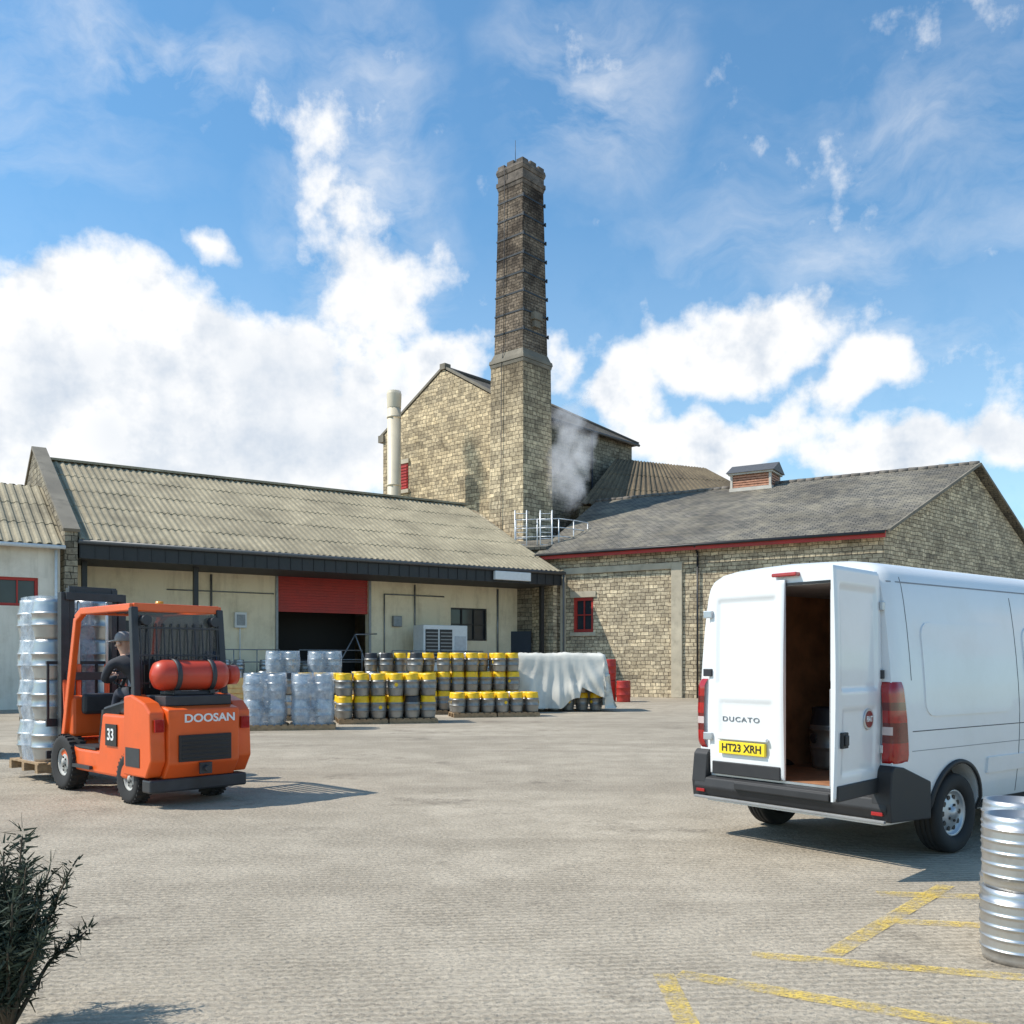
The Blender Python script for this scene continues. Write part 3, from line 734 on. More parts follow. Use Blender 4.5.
# ------------------------------------------------------------------ CASKS
CASKM = plain("cask_steel",(.33,.32,.30),.45,.7,.35,4,dirt=((.09,.075,.055),.65))
CASKG = plain("keg_steel_bright",(.50,.50,.49),.38,.8,.25,4,dirt=((.15,.13,.10),.55))
CASKN = plain("keg_steel_near",(.60,.60,.60),.36,.9,.2,5,dirt=((.16,.13,.10),.7))
def cask_mesh(name,h=.60,r=.215,top=None,steel=CASKM,seg=18,ribs=False):
    q=MB()
    if ribs:
        pr=[(0,.03),(r*.8,.03),(r*.82,0),(r*.93,0),(r*.95,.03),(r*.96,.07)]
        n=60
        for i in range(n+1):
            z=.07+(h-.14)*i/n; pr.append((r*(.975+.035*max(0,math.cos((z-.07)/(h-.14)*math.pi*8))**3+.012*math.sin(math.pi*i/n)),z))
        pr+=[(r*.96,h-.07),(r*.95,h-.03),(r*.93,h),(r*.86,h),(r*.84,h-.05),(r*.3,h-.06),(0,h-.06)]
        mf=None
    else:
        pr=[(0,.03),(r*.78,.03),(r*.80,0),(r*.88,0),(r*.9,.04),(r*.93,.10),(r*.99,.17),(r*1.0,h*.33),(r*1.045,h*.34),(r*1.045,h*.37),(r*1.0,h*.385),(r*1.02,h*.5),(r*1.0,h*.615),(r*1.045,h*.63),(r*1.045,h*.66),(r*1.0,h*.67),(r*.99,h-.17),(r*.93,h-.10),(r*.9,h-.05),(r*.9,h),(r*.8,h),(r*.78,h-.04),(r*.3,h-.045),(0,h-.045)]
        mf=lambda j: 1 if (top and j>=16) else 0
    q.lathe(pr,seg,matf=mf)
    q.cyl((0,0,h-.045),(0,0,h-.02),.035,.035,8,0)
    if top: q.cyl((r*1.0,0,h*.5),(r*1.06,0,h*.5),.05,.05,10,1)
    return q.mesh(name,[steel,top or steel])
CY = cask_mesh("beer_cask_yellow",top=YELP)
CS = cask_mesh("beer_cask_plain",steel=CASKG)
CB = cask_mesh("beer_cask_dark",top=BLKP)
BIGK = cask_mesh("beer_keg_large",h=.56,r=.26,steel=CASKG)
NEARK = cask_mesh("beer_keg_ribbed",h=.40,r=.20,steel=CASKN,seg=40,ribs=True)
def put(me,loc,label,group,rz=None):
    o=bpy.data.objects.new("beer_cask",me); link(o); o.location=loc
    o.rotation_euler=(0,0,random.uniform(0,6.28) if rz is None else rz)
    return info(o,label,"cask",group)
YL="steel beer cask with yellow collar stacked in the yard"
SL="plain silver steel beer cask stacked in the yard"
LAB={id(CY):YL,id(CS):SL,id(CB):"steel beer cask with black collar stacked in the yard"}
GR="beer casks stacked before the loading dock"
def pallet(loc,rz,w=1.15,d=1.0,label="worn wooden pallet under stacked beer casks"):
    p=MB()
    for i in range(7): p.box(-w/2+i*w/7+.01,-w/2+(i+1)*w/7-.03,-d/2,d/2,.115,.14)
    for j in (-1,0,1): p.box(-w/2,w/2,j*(d/2-.05)-.045,j*(d/2-.05)+.045,.025,.114); p.box(-w/2,w/2,j*(d/2-.05)-.05,j*(d/2-.05)+.05,0,.024)
    o=p.build("pallet",WOOD); o.location=loc; o.rotation_euler=(0,0,rz); return info(o,label,"pallet","pallets in the yard")
def stackrow(x0,y0,nx,ny,nz,rz,yfrac=.8,sp=.448,skip=.05,dark=.1):
    ca,sa=math.cos(rz),math.sin(rz)
    npal=max(1,round(nx*sp/1.2))
    for k in range(npal):
        cx=(k+.5)*nx*sp/npal; cy=(ny-1)*sp/2
        pallet((x0+cx*ca-cy*sa-.2*ca,y0+cx*sa+cy*ca-.2*sa,0),rz,nx*sp/npal-.04,ny*sp)
    miss=set()
    for k in range(nz):
        for i in range(nx):
            for j in range(ny):
                if (i,j) in miss or (k>0 and random.random()<skip*(1.2 if k<nz-1 else 4)): miss.add((i,j)); continue
                xx=i*sp+random.uniform(-.02,.02); yy=j*sp+random.uniform(-.03,.03)
                r=random.random()
                me=CY if r<yfrac else (CB if random.random()<dark else CS)
                put(me,(x0+xx*ca-yy*sa,y0+xx*sa+yy*ca,.14+k*.602),LAB[id(me)],GR)
stackrow(-4.45,25.3,6,3,2,R(14),.9,dark=.6)
stackrow(-3.0,29.8,8,2,3,R(16),.8,dark=.5,skip=.03)
stackrow(-1.6,28.3,6,2,1,R(14),.95)
stackrow(-4.9,30.4,4,2,3,R(16),.5,dark=.5)
stackrow(-9.0,31,7,2,2,R(22),.2,dark=.5,skip=.1)
stackrow(-7.2,26.7,6,2,2,R(14),.3,dark=.5)
stackrow(1.0,34.6,3,2,2,R(5),.3,dark=.5)
m,nt_,b=newmat("shrink_wrap_film")
tc=N(nt_,'ShaderNodeTexCoord'); f=noise_n(nt_,tc.outputs['Object'],4,5,.7)
nt_.links.new(mixc(nt_,ramp(nt_,f,.35,.65),(.34,.44,.57),(.72,.79,.87)),b.inputs['Base Color']); b.inputs['Roughness'].default_value=.25
tr=N(nt_,'ShaderNodeBsdfTransparent'); ms=N(nt_,'ShaderNodeMixShader')
nt_.links.new(math_n(nt_,'MULTIPLY_ADD',ramp(nt_,noise_n(nt_,tc.outputs['Object'],3,5,.7),.35,.65),.45,.30),ms.inputs[0]); nt_.links.new(b.outputs[0],ms.inputs[1]); nt_.links.new(tr.outputs[0],ms.inputs[2])
nt_.links.new(ms.outputs[0],nt_.nodes['Material Output'].inputs[0]); bump(nt_,b,noise_n(nt_,tc.outputs['Object'],7,3,.6),.5,.03)
FILM=m
def wrapped(cx,cy,rz,nz,label,n=2,sp=.5,mesh=None,z0=0,hk=.602):
    mesh=mesh or CS
    ca,sa=math.cos(rz),math.sin(rz)
    hw=(n-1)*sp/2
    pallet((cx,cy,z0),rz,n*sp+.06,n*sp+.02,"worn wooden pallet under a shrink wrapped load")
    for k in range(nz):
        for i in range(n):
            for j in range(n):
                xx=i*sp-hw; yy=j*sp-hw
                put(mesh,(cx+xx*ca-yy*sa,cy+xx*sa+yy*ca,z0+.14+k*hk),"silver beer cask inside a shrink wrapped pallet load","shrink wrapped casks")
    H=z0+.16+nz*hk+.02; hb=hw+.25
    q=MB(); ns=48; nzv=26; v=[]; fs=[]
    for j in range(nzv+1):
        for i in range(ns):
            t=2*math.pi*i/ns; c0,s0=math.cos(t),math.sin(t)
            k=(abs(c0)**4+abs(s0)**4)**(-1/4)
            w_=mnoise.noise(Vector((c0*2+cx,s0*2+cy,j*.35)))*.02
            zz=z0+.1+(H-z0-.1)*j/nzv
            pin=.03*abs(math.sin((zz-z0-.14)/hk*math.pi))
            v.append(((hb-.02+pin+w_)*k*c0,(hb-.02+pin+w_)*k*s0,zz-z0))
    for j in range(nzv):
        for i in range(ns): fs.append((j*ns+i,j*ns+(i+1)%ns,(j+1)*ns+(i+1)%ns,(j+1)*ns+i))
    q.add(v,fs,0,True); o=q.build("plastic_wrap",FILM); o.location=(cx,cy,z0); o.rotation_euler=(0,0,rz)
    info(o,label,"plastic wrap","shrink wrap films")
WL="crinkled clear plastic film wrapped round a pallet of casks"
wrapped(-6.05,23.3,R(12),2,WL,sp=.53); wrapped(-4.93,23.5,R(10),2,WL,sp=.53)
wrapped(-6.9,28.6,R(15),3,WL); wrapped(-5.7,28.9,R(15),3,WL)
for x,y in ((-12.2,29),(-13.6,27.5)): wrapped(x,y,R(20),3,WL)

# tarpaulin covered stack
tp=MB(); nx,ny=72,56; hx,hy,top=1.55,.85,1.93; v=[];fs=[]
for j in range(ny+1):
    for i in range(nx+1):
        s=-1+2*i/nx; t=-1+2*j/ny; r=max(abs(s),abs(t)); q=.55
        X_=max(-1,min(1,s/q))*hx; Y_=max(-1,min(1,t/q))*hy
        n0=mnoise.noise(Vector((X_*1.6,Y_*1.6,3)))
        tz=top+.05*n0+.03*math.cos(X_*13)*math.cos(Y_*13)
        if r>q:
            k=(r-q)/(1-q); ang=math.atan2(t*hy/hx,s)
            fold=.05*math.sin(ang*23+3*mnoise.noise(Vector((s*2,t*2,0))))+.04*math.sin(ang*41+2)+.14*mnoise.noise(Vector((s*5,t*5,k)))
            out_=(.05+.26*k+fold*k)
            if abs(s)>=abs(t): X_+=math.copysign(out_,s)
            if abs(t)>=abs(s): Y_+=math.copysign(out_,t)
            hem=.12+.28*max(0,math.sin(ang*5+1))+.2*max(0,mnoise.noise(Vector((ang*2,0,5))))
            if t<-q and .25<s<.8: hem+=.38
            tz=tz+(hem-tz)*k**.9
        v.append((X_,Y_,max(tz,.03)))
for j in range(ny):
    for i in range(nx): a=j*(nx+1)+i; fs.append((a,a+1,a+nx+2,a+nx+1))
tp.add(v,fs,0,True)
TARP=plain("white_tarpaulin",(.70,.66,.58),.55,var=.2,scale=1.5,bmp=.3,dirt=((.38,.34,.27),.5))
o=tp.build("tarpaulin",TARP); o.location=(1.45,32.4,0); o.rotation_euler=(0,0,R(4)); info(o,"off white tarpaulin draped over stacked casks","tarpaulin")
for i in range(7):
    for k in range(2): put(CY if i>3 else CS,(-.0+i*.47,31.95,.02+k*.6),"steel cask under the white tarpaulin","casks under the tarpaulin")
for i,(x,y) in enumerate(((4.05,39.6),(4.6,39.2))):
    for k in range(2):
        q=MB(); q.lathe([(0,.02),(.25,.02),(.27,0),(.285,.03),(.28,.1),(.29,.28),(.30,.29),(.30,.31),(.29,.33),(.29,.56),(.30,.57),(.30,.6),(.29,.62),(.28,.8),(.285,.86),(.27,.88),(.25,.86),(0,.85)],20)
        if i==1 and k==1: continue
        o=q.build("red_drum",REDP); o.location=(x,y,k*.885); info(o,"red steel drum stacked by the stone wall","drum","red drums")
ML=Matrix.Translation(L.location)@Matrix.Rotation(AL,4,'Z')
for i,(u,vv) in enumerate(((5.3,1.6),(5.8,1.7),(6.3,1.5),(9.3,1.9),(9.8,1.8),(1.2,1.6),(1.7,1.7),(18.4,1.5),(18.9,1.6),(19.4,1.5),(7.4,1.6))):
    put(CS if i%3 else CB,ML@Vector((u,vv,1.15)),"steel cask standing on the loading dock","casks on the loading dock")
for i,(u,vv,z,mt) in enumerate(((5.5,2.4,1.15,BLUEP),(5.5,2.4,1.47,BLUEP),(5.5,2.4,1.79,BLUEP),(6.3,2.4,1.15,BLUEP),(18.2,2.4,1.15,GREYST),(18.2,2.4,1.47,GREYST),(13.6,2.3,1.15,BLKP),(13.6,2.3,1.47,BLKP))):
    q=MB(); q.box(-.3,.3,-.2,.2,0,.03); q.box(-.3,.3,-.2,-.18,.03,.30); q.box(-.3,.3,.18,.2,.03,.30); q.box(-.3,-.28,-.18,.18,.03,.30); q.box(.28,.3,-.18,.18,.03,.30); q.box(-.32,.32,-.215,-.201,.26,.3)
    o=q.build("plastic_crate",mt); o.location=ML@Vector((u,vv,z)); o.rotation_euler=(0,0,AL); info(o,"plastic crate stacked on the loading dock","crate","plastic crates on the dock")

gk="ribbed kegs beside the van"
for (x,y,nk) in ((2.82,5.28,2),(3.24,5.45,2),(3.1,5.85,2)):
    for k in range(nk):
        put(NEARK,(x+.01*k,y,k*.402),"small ribbed silver keg stacked on the yard beside the van",gk)

# ------------------------------------------------------------------ VAN
VW = plain("van_white_paint",(.80,.81,.82),.35,var=.03,scale=2,coat=.6,dirt=((.58,.56,.52),.4))
VB = plain("van_black_plastic",(.025,.025,.027),.6,var=.2)
VG = plain("van_grey_liner",(.30,.30,.31),.8)
TAILR = plain("tail_lamp_red",(.36,.006,.006),.12,coat=.9,var=.2,scale=20)
TAILD = plain("tail_lamp_dark_red",(.13,.005,.005),.12,coat=.9,var=.2,scale=20)
TAILW = plain("tail_lamp_clear",(.62,.50,.48),.15,coat=.8)
PLY = plain("plywood_brown",(.34,.16,.08),.6,var=.35,scale=4)
def interp(t,x):
    if x<=t[0][0]: return t[0][1]
    for (a,b_),(c_,d_) in zip(t[:-1],t[1:]):
        if x<=c_: return b_+(d_-b_)*(x-a)/(c_-a)
    return t[-1][1]
HW=[(.33,.93),(.45,.985),(.62,1.005),(.8,1.02),(1.0,1.028),(1.2,1.03),(1.45,1.018),(1.7,.998),(1.95,.972),(2.15,.945),(2.28,.922),(2.37,.895),(2.43,.85),(2.47,.76),(2.498,.58),(2.512,.3),(2.52,0)]
ZT=[(0,2.49),(.06,2.52),(3.9,2.52),(4.3,2.42),(5.1,1.62),(5.3,1.45),(5.75,1.2),(5.93,1.0),(5.99,.75)]
TW=[(0,.975),(.05,.995),(.15,1.0),(4.7,1.0),(5.3,.965),(5.75,.90),(5.93,.84),(5.99,.76)]
def hx_(y,z):
    zt=interp(ZT,y); zz=.33+(z-.33)*(2.52-.33)/(zt-.33)
    return interp(HW,zz)*interp(TW,y)
V=thing("delivery_van","white high roof delivery van with one rear door open","van",(2.43,8.38,0),math.atan2(-.793,.609))
ys=[0,.05,.15]+[.15+i*.25 for i in range(1,15)]+[3.9,4.1,4.3,4.5,4.7,4.9,5.1,5.2,5.3,5.45,5.6,5.75,5.85,5.93,5.99]
ys=sorted(set(round(y,3) for y in ys))
ring=[(x,z) for z,x in HW]+[(-x,z) for z,x in reversed(HW[:-1])]
q=MB(); v=[]
for y in ys:
    zt=interp(ZT,y); tw=interp(TW,y)
    for x,z in ring: v.append((x*tw,y,.33+(z-.33)*(zt-.33)/(2.52-.33)))
k=len(ring); fs=[]
for j in range(len(ys)-1):
    for i in range(k): fs.append((j*k+i,j*k+(i+1)%k,(j+1)*k+(i+1)%k,(j+1)*k+i))
fs.append(tuple(range(k))); fs.append(tuple(range((len(ys)-1)*k,len(ys)*k))[::-1])
q.add(v,fs,0,True)
body=q.build("body",[VW,PLY,VB,VG],V)
def cutter(mb):
    return mb.build("cutter",VW)
c1=MB(); c1.box(-.80,.80,-.3,3.1,.60,2.32); cuts=[cutter(c1)]
for sx in (-1,1):
    for yy in (1.0,5.03):
        c2=MB(); c2.cyl((.82*sx,yy,.36),(1.3*sx,yy,.36),.42,.42,40); cuts.append(cutter(c2))
body.parent=None
for c_ in cuts:
    md=body.modifiers.new("b",'BOOLEAN'); md.object=c_; md.operation='DIFFERENCE'; md.solver='EXACT'
bpy.context.view_layer.update()
me=bpy.data.meshes.new_from_object(body.evaluated_get(bpy.context.evaluated_depsgraph_get()))
body.modifiers.clear(); body.data=me; body.parent=V
for c_ in cuts: bpy.data.objects.remove(c_)
while len(me.materials)<4: me.materials.append(VG)
me.materials[0]=VW; me.materials[1]=PLY; me.materials[2]=VB; me.materials[3]=VG
for p in me.polygons:
    c_=p.center; n=p.normal
    p.material_index=0
    if abs(c_.x)<=.805 and .001<c_.y<3.11 and .59<c_.z<2.33:
        p.material_index=1 if c_.z<2.31 else 3; p.use_smooth=False
    elif .82<=abs(c_.x)+.001 and any(math.hypot(c_.y-yy,c_.z-.36)<.424 for yy in (1.0,5.03)) and (abs(abs(c_.x)-.82)<.005 or abs(math.hypot(c_.y-yy,c_.z-.36)-.42)<.05 and abs(n.x)<.3):
        p.material_index=2; p.use_smooth=False
    elif c_.z<.34: p.material_index=2
    elif n.y<-.9: p.use_smooth=False
def sharp(me_,a):
    try: me_.set_sharp_from_angle(angle=R(a))
    except Exception: pass
sharp(me,38)

def side_patch(name,y0,y1,z0,z1,off,mat,sx,th=.012,ny=10,nz=10,rad=0):
    q=MB(); v=[]
    for j in range(nz+1):
        z=z0+(z1-z0)*j/nz
        for i in range(ny+1):
            y=y0+(y1-y0)*i/ny
            yy,zz=y,z
            if rad:
                cy=min(max(y,y0+rad),y1-rad); cz=min(max(z,z0+rad),z1-rad)
                dy,dz=y-cy,z-cz
                if dy and dz:
                    m_=max(abs(dy),abs(dz)); l_=math.hypot(dy,dz); yy=cy+dy*m_/l_; zz=cz+dz*m_/l_
            v.append((sx*(hx_(yy,zz)+off),yy,zz))
    o_=len(v); v+=[(a-sx*th,b_,c_) for a,b_,c_ in v]
    f=[]; w_=ny+1
    for j in range(nz):
        for i in range(ny):
            a=j*w_+i; f.append((a,a+1,a+w_+1,a+w_)); f.append((o_+a,o_+a+w_,o_+a+w_+1,o_+a+1))
    for i in range(ny): f.append((i,o_+i,o_+i+1,i+1)); a=nz*w_+i; f.append((a,a+1,o_+a+1,o_+a))
    for j in range(nz): a=j*w_; f.append((a,a+w_,o_+a+w_,o_+a)); a=j*w_+ny; f.append((a,o_+a,o_+a+w_,a+w_))
    q.add(v,f,0,True)
    o=q.build(name,mat,V); sharp(o.data,35)
    return o
SEAM=plain("panel_gap",(.10,.10,.105),.7)
for sx in (-1,1):
    side_patch("side_panel",.45,1.95,1.20,1.98,.010,VW,sx,ny=20,nz=20,rad=.12)
    side_patch("side_panel",2.25,3.45,1.20,1.98,.010,VW,sx,ny=20,nz=20,rad=.12)
    side_patch("rub_strip",1.5,4.55,.66,.80,.018,VW,sx,ny=20,nz=3,th=.02)
    side_patch("sill_trim",1.5,4.5,.34,.42,.012,VB,sx,ny=20,nz=2)
    side_patch("side_window",3.95,4.85,1.35,1.86,.004,GLASS,sx,ny=14,nz=10,rad=.05)
    for yy in (2.1,3.6,3.85):
        side_patch("panel_seam",yy,yy+.010,.45,2.25,.0015,SEAM,sx,ny=1,nz=20,th=.004)
    side_patch("panel_seam",.25,.258,1.5,2.35,.0015,SEAM,sx,ny=1,nz=20,th=.004)
    side_patch("panel_seam",.25,3.6,1.08,1.088,.0015,SEAM,sx,ny=20,nz=1,th=.004)
    side_patch("panel_seam",.25,3.6,.92,.926,.0015,VG,sx,ny=20,nz=1,th=.004)
    side_patch("panel_seam",.05,3.9,2.30,2.312,.002,VG,sx,ny=20,nz=1,th=.006)
    side_patch("headlight",5.35,5.8,.85,1.12,.01,TAILW,sx,ny=8,nz=6,rad=.06)
side_patch("fuel_flap",.62,.80,.86,1.02,.004,VW,-1,ny=6,nz=6,rad=.03)
def arch(sx,yc):
    q=MB(); v=[]; n=28
    for i in range(n+1):
        t=R(-8)+R(196)*i/n
        for r_,o_ in ((.418,.012),(.418,.03),(.450,.026),(.456,.004)):
            y=yc+math.cos(t)*r_; z=max(.34,.36+math.sin(t)*r_)
            v.append((sx*(hx_(min(max(y,0),5.9),z)+o_),y,z))
    f=[(i*4+j,i*4+j+1,i*4+j+5,i*4+j+4) for i in range(n) for j in range(3)]
    q.add(v,f,0,True); return q.build("wheel_arch",VB,V,recalc=False)
for sx in (-1,1):
    for yc in (1.0,5.03): arch(sx,yc)
RIM=plain("wheel_silver",(.50,.51,.53),.4,.6,.1)
def wheel(parent,x,y,r,wd,sx,rimmat,name="wheel",holes=10,rr=.60,grooves=True):
    e=MB(); z=r
    c=(x,y,z); h=wd/2
    if grooves:
        e.lathe([(r*rr,-h*.8),(r*.72,-h*.97),(r*.86,-h),(r*.95,-h*.93),(r*.985,-h*.75),(r*.998,-h*.45),(r*.97,-h*.42),(r*.97,-h*.36),(r,-h*.33),(r,-h*.05),(r*.97,-h*.03),(r*.97,h*.03),(r,h*.05),(r,h*.33),(r*.97,h*.36),(r*.97,h*.42),(r*.998,h*.45),(r*.985,h*.75),(r*.95,h*.93),(r*.86,h),(r*.72,h*.97),(r*rr,h*.8),(r*rr,-h*.8)],48,c,axis='X')
    else:
        e.lathe([(r*rr,-h*.8),(r*.80,-h),(r*.93,-h*.96),(r*.985,-h*.75),(r,-h*.4),(r,h*.4),(r*.985,h*.75),(r*.93,h*.96),(r*.80,h),(r*rr,h*.8),(r*rr,-h*.8)],40,c,axis='X')
        for i in range(30):
            t=2*math.pi*i/30
            for s in (-1,1):
                p=Vector((x+s*h*.55,y+math.cos(t)*(r-.002),z+math.sin(t)*(r-.002)))
                e.beam(p+Vector((-h*.35,0,0)),p+Vector((h*.35,0,0)),.02,.02)
    wt=e.build(name,RUBBER,parent)
    q=MB()
    q.lathe([(r*rr,-h*.6),(r*rr,h*.55),(r*rr*.96,h*.72),(r*rr*.88,h*.6),(r*rr*.82,h*.35),(r*rr*.7,h*.45),(r*rr*.45,h*.62),(r*rr*.25,h*.62),(r*rr*.22,h*.8),(0,h*.82)],32,(0,0,0),axis='X')
    for v_i in range(len(q.v)):
        a,b_,c_=q.v[v_i]; q.v[v_i]=(x+sx*a,y+b_,z+c_)
    q.build("rim",rimmat,wt)
    q=MB()
    for i in range(holes):
        t=2*math.pi*i/holes; rad=r*rr*.66
        cc=Vector((x+sx*h*.47,y+math.cos(t)*rad,z+math.sin(t)*rad)); q.cyl(cc,cc+Vector((sx*h*.06,0,0)),r*rr*.11,r*rr*.11,10)
    for i in range(5):
        t=2*math.pi*i/5; rad=r*rr*.34
        cc=Vector((x+sx*h*.6,y+math.cos(t)*rad,z+math.sin(t)*rad)); q.cyl(cc,cc+Vector((sx*h*.12,0,0)),.013,.013,6)
    q.build("rim_holes",BLACK,wt)
    return wt
for sx in (-1,1):
    for yc in (1.0,5.03): wheel(V,sx*.90,yc,.345,.22,sx,RIM)
q=MB(); q.beam((-.8,1.0,.36),(.8,1.0,.36),.1,.1); q.box(-.35,.35,.2,4.8,.3,.34); q.box(-.8,.8,.3,.9,.34,.42); q.build("chassis",VB,V)
q=MB()
q.extr([(-1.0,.25,.38),(-1.0,.25,.575),(-1.0,-.02,.575),(-1.0,-.08,.555),(-1.0,-.10,.47),(-1.0,-.06,.38)],(2.0,0,0))
for sx in (-1,1):
    a,b_=(.865,1.034) if sx>0 else (-1.034,-.865)
    q.extr([(a,.53,.35),(a,.53,.66),(a,.12,.80),(a,-.02,.82),(a,-.06,.78),(a,-.09,.52),(a,-.07,.37)],(b_-a,0,0))
q.box(-.50,.50,-.125,-.10,.48,.55)
q.build("bumper",VB,V,.03,3)
q=MB(); q.box(-.99,.99,-.108,-.075,.362,.385); q.build("bumper_lip",plain("grey_plastic",(.25,.25,.25),.6),V,.005)
for sx in (-1,1):
    q=MB(); q.box(sx*.92-.05,sx*.92+.05,-.098,-.07,.42,.45); q.build("reflector",TAILR,V,.004)
# black seal strips, added to paint in the dark gap beside the open door
q=MB(); q.box(.802,.838,-.014,-.001,.60,2.30); q.box(-.80,.80,-.014,-.001,2.322,2.345); q.build("door_gap_seal",BLACK,V)
def tail(sx):
    q=MB(); v=[]; nz=20; na=12; z0,z1=.835,1.49
    for j in range(nz+1):
        z=z0+(z1-z0)*j/nz; e_=min(1,min(j,nz-j)/1.5)
        wx=.06; wy=.11+.08*(1-j/nz)
        ox=hx_(.1,z)+.014*e_
        for i in range(na+1):
            t=i/na
            if t<.4: x=ox-.05-wx*(1-t/.4); y=-.03*e_-.002
            elif t<.7:
                a=(t-.4)/.3*math.pi/2; x=ox-.05+.05*math.sin(a); y=.048-.05*math.cos(a)-.03*e_*math.cos(a)
            else: x=ox; y=.05+(wy-.05)*(t-.7)/.3
            v.append((sx*x,y,z))
    w_=na+1; q.v=v
    for j in range(nz):
        mt=2 if j in (7,8) else (1 if j in (5,6,9,13,14) else 0)
        for i in range(na):
            if mt==2 and i>5: mm_=1
            else: mm_=mt
            a=j*w_+i; q.f.append([a,a+1,a+w_+1,a+w_]); q.m.append(mm_); q.s.append(True)
    return q.build("tail_light",[TAILR,TAILD,TAILW],V,recalc=False)
for sx in (-1,1): tail(sx)
q=MB(); q.box(-.13,.13,-.06,.02,2.40,2.435); q.build("brake_light",TAILR,V,.01)
q=MB(); q.box(-.80,.80,-.02,.0,.58,.60); q.build("threshold",GALV,V)
def door(parent,name,hinge_x,sgn,ang):
    W=hinge_x-.006; z0,z1=.605,2.375; nu,nv=44,84; v=[];f=[]
    def recess(u,z):
        def r(a,b_,c_,d_,dep,e=.03):
            du=min(u-a,b_-u); dz=min(z-c_,d_-z); t=min(du,dz)
            t=max(0,min(1,t/e)); return dep*t*t*(3-2*t)
        return r(.09,W-.07,1.42,2.24,.018,.03)+r(.12,W-.10,.78,1.30,.013,.03)
    for j in range(nv+1):
        z=z0+(z1-z0)*j/nv
        lim=max(0,hinge_x-(hx_(.02,z)-.055))
        for i in range(nu+1):
            u0=lim+(W-lim)*i/nu
            edge=min(u0-lim,W-u0,z-z0,z1-z); rnd=.012*(1-max(0,min(1,edge/.018)))**2
            bow=-.02*math.sin(math.pi*(z-z0)/(z1-z0))
            v.append((-sgn*u0,-.045+rnd+recess(u0,z)+bow,z))
    o_=len(v)
    for j in range(nv+1):
        z=z0+(z1-z0)*j/nv; lim=max(0,hinge_x-(hx_(.02,z)-.055))
        for i in range(nu+1):
            u0=lim+(W-lim)*i/nu; v.append((-sgn*u0,-.016,z))
    w_=nu+1
    for j in range(nv):
        for i in range(nu):
            a=j*w_+i; f.append((a,a+1,a+w_+1,a+w_)); f.append((o_+a,o_+a+w_,o_+a+w_+1,o_+a+1))
    for i in range(nu): f.append((i,o_+i,o_+i+1,i+1)); a=nv*w_+i; f.append((a,a+1,o_+a+1,o_+a))
    for j in range(nv): a=j*w_; f.append((a,a+w_,o_+a+w_,o_+a)); a=j*w_+nu; f.append((a,o_+a,o_+a+w_,a+w_))
    q=MB(); q.add(v,f,0,True); d=q.build(name,VW,parent); d.location=(sgn*hinge_x,0,0); d.rotation_euler=(0,0,ang)
    sharp(d.data,40)
    s=-sgn
    q=MB(); a,b_=sorted((s*.04,s*(W-.03))); q.box(a,b_,-.062,-.04,.60,.72); q.build("lower_trim",VB,d,.008)
    q=MB()
    a,b_=sorted((s*.07,s*(W-.05))); q.box(a,b_,-.0155,.02,.70,1.45); q.box(a,b_,-.0155,.015,1.5,2.2); q.build("inner_card",VG,d,.01)
    for z in (.95,1.55,2.1):
        q=MB(); q.box(*sorted((s*-.05,s*.05)),-.085,-.055,z-.035,z+.035); q.build("hinge",BLKP if z==1.55 else GALV,d,.006)
    return d,W
dl,W=door(V,"rear_door",.845,-1,0)
info(dl,"closed rear door with yellow number plate")
drr,W=door(V,"rear_door",.845,1,R(99))
info(drr,"rear door swung wide open")
YPL=plain("plate_yellow",(.90,.66,.03),.4,var=.03)
q=MB(); q.box(.14,.66,-.082,-.050,.80,.915); pl=q.build("number_plate",YPL,dl,.004)
text_mesh("HT23 XRH",.098,"plate_text",BLACK,pl,(.40,-.0835,.856),(R(90),0,0),.001,.0022,1.0)
q=MB(); q.box(.12,.68,-.085,-.05,.93,.965); q.build("plate_lamp",VW,dl,.008)
EMB=plain("badge_chrome",(.20,.21,.23),.35,.3)
text_mesh("DUCATO",.062,"badge_text",EMB,dl,(.37,-.0505,1.12),(R(90),0,0),.003,.0004,1.45,1.2)
q=MB(); q.cyl((-W+.20,-.045,1.20),(-W+.20,-.062,1.20),.085,.085,32,0); q.cyl((-W+.20,-.061,1.20),(-W+.20,-.066,1.20),.066,.066,32,1)
bd=q.build("round_badge",[GALV,plain("badge_red",(.22,.015,.02),.3)],drr); bd.location=(.38,0,0)
text_mesh("FIAT",.060,"badge_text",WPLAST,bd,(-W+.20,-.067,1.20),(R(90),0,0),.001,.002,.95)
q=MB(); q.box(-W+.06,-W+.16,-.085,-.055,1.00,1.12); q.box(-W+.08,-W+.14,-.10,-.085,1.02,1.10); q.build("handle",VB,drr,.015)
q=MB(); q.box(-.60,.795,2.2,2.9,.601,1.2); q.box(.35,.79,.45,2.1,1.55,1.6); q.box(.35,.79,.45,.50,.601,1.55); q.box(.35,.79,2.05,2.1,.601,1.55); q.box(.35,.79,.51,2.04,1.05,1.09); q.build("shelf",PLY,V,.01)
Mv=Matrix.Translation(V.location)@Matrix.Rotation(V.rotation_euler.z,4,'Z')
for x,y,z in ((.12,.95,.602),(-.35,1.2,.602),(.12,.95,1.204)):
    put(CB if z<1 else CS,Mv@Vector((x,y,z)),"steel cask standing inside the open van","casks in the van")
q=MB(); v=[]
for j in range(9):
    y=4.33+.72*j/8; z=interp(ZT,y)
    for i in range(13):
        x=-.78+1.56*i/12; v.append((x,y+.012,z+.012))
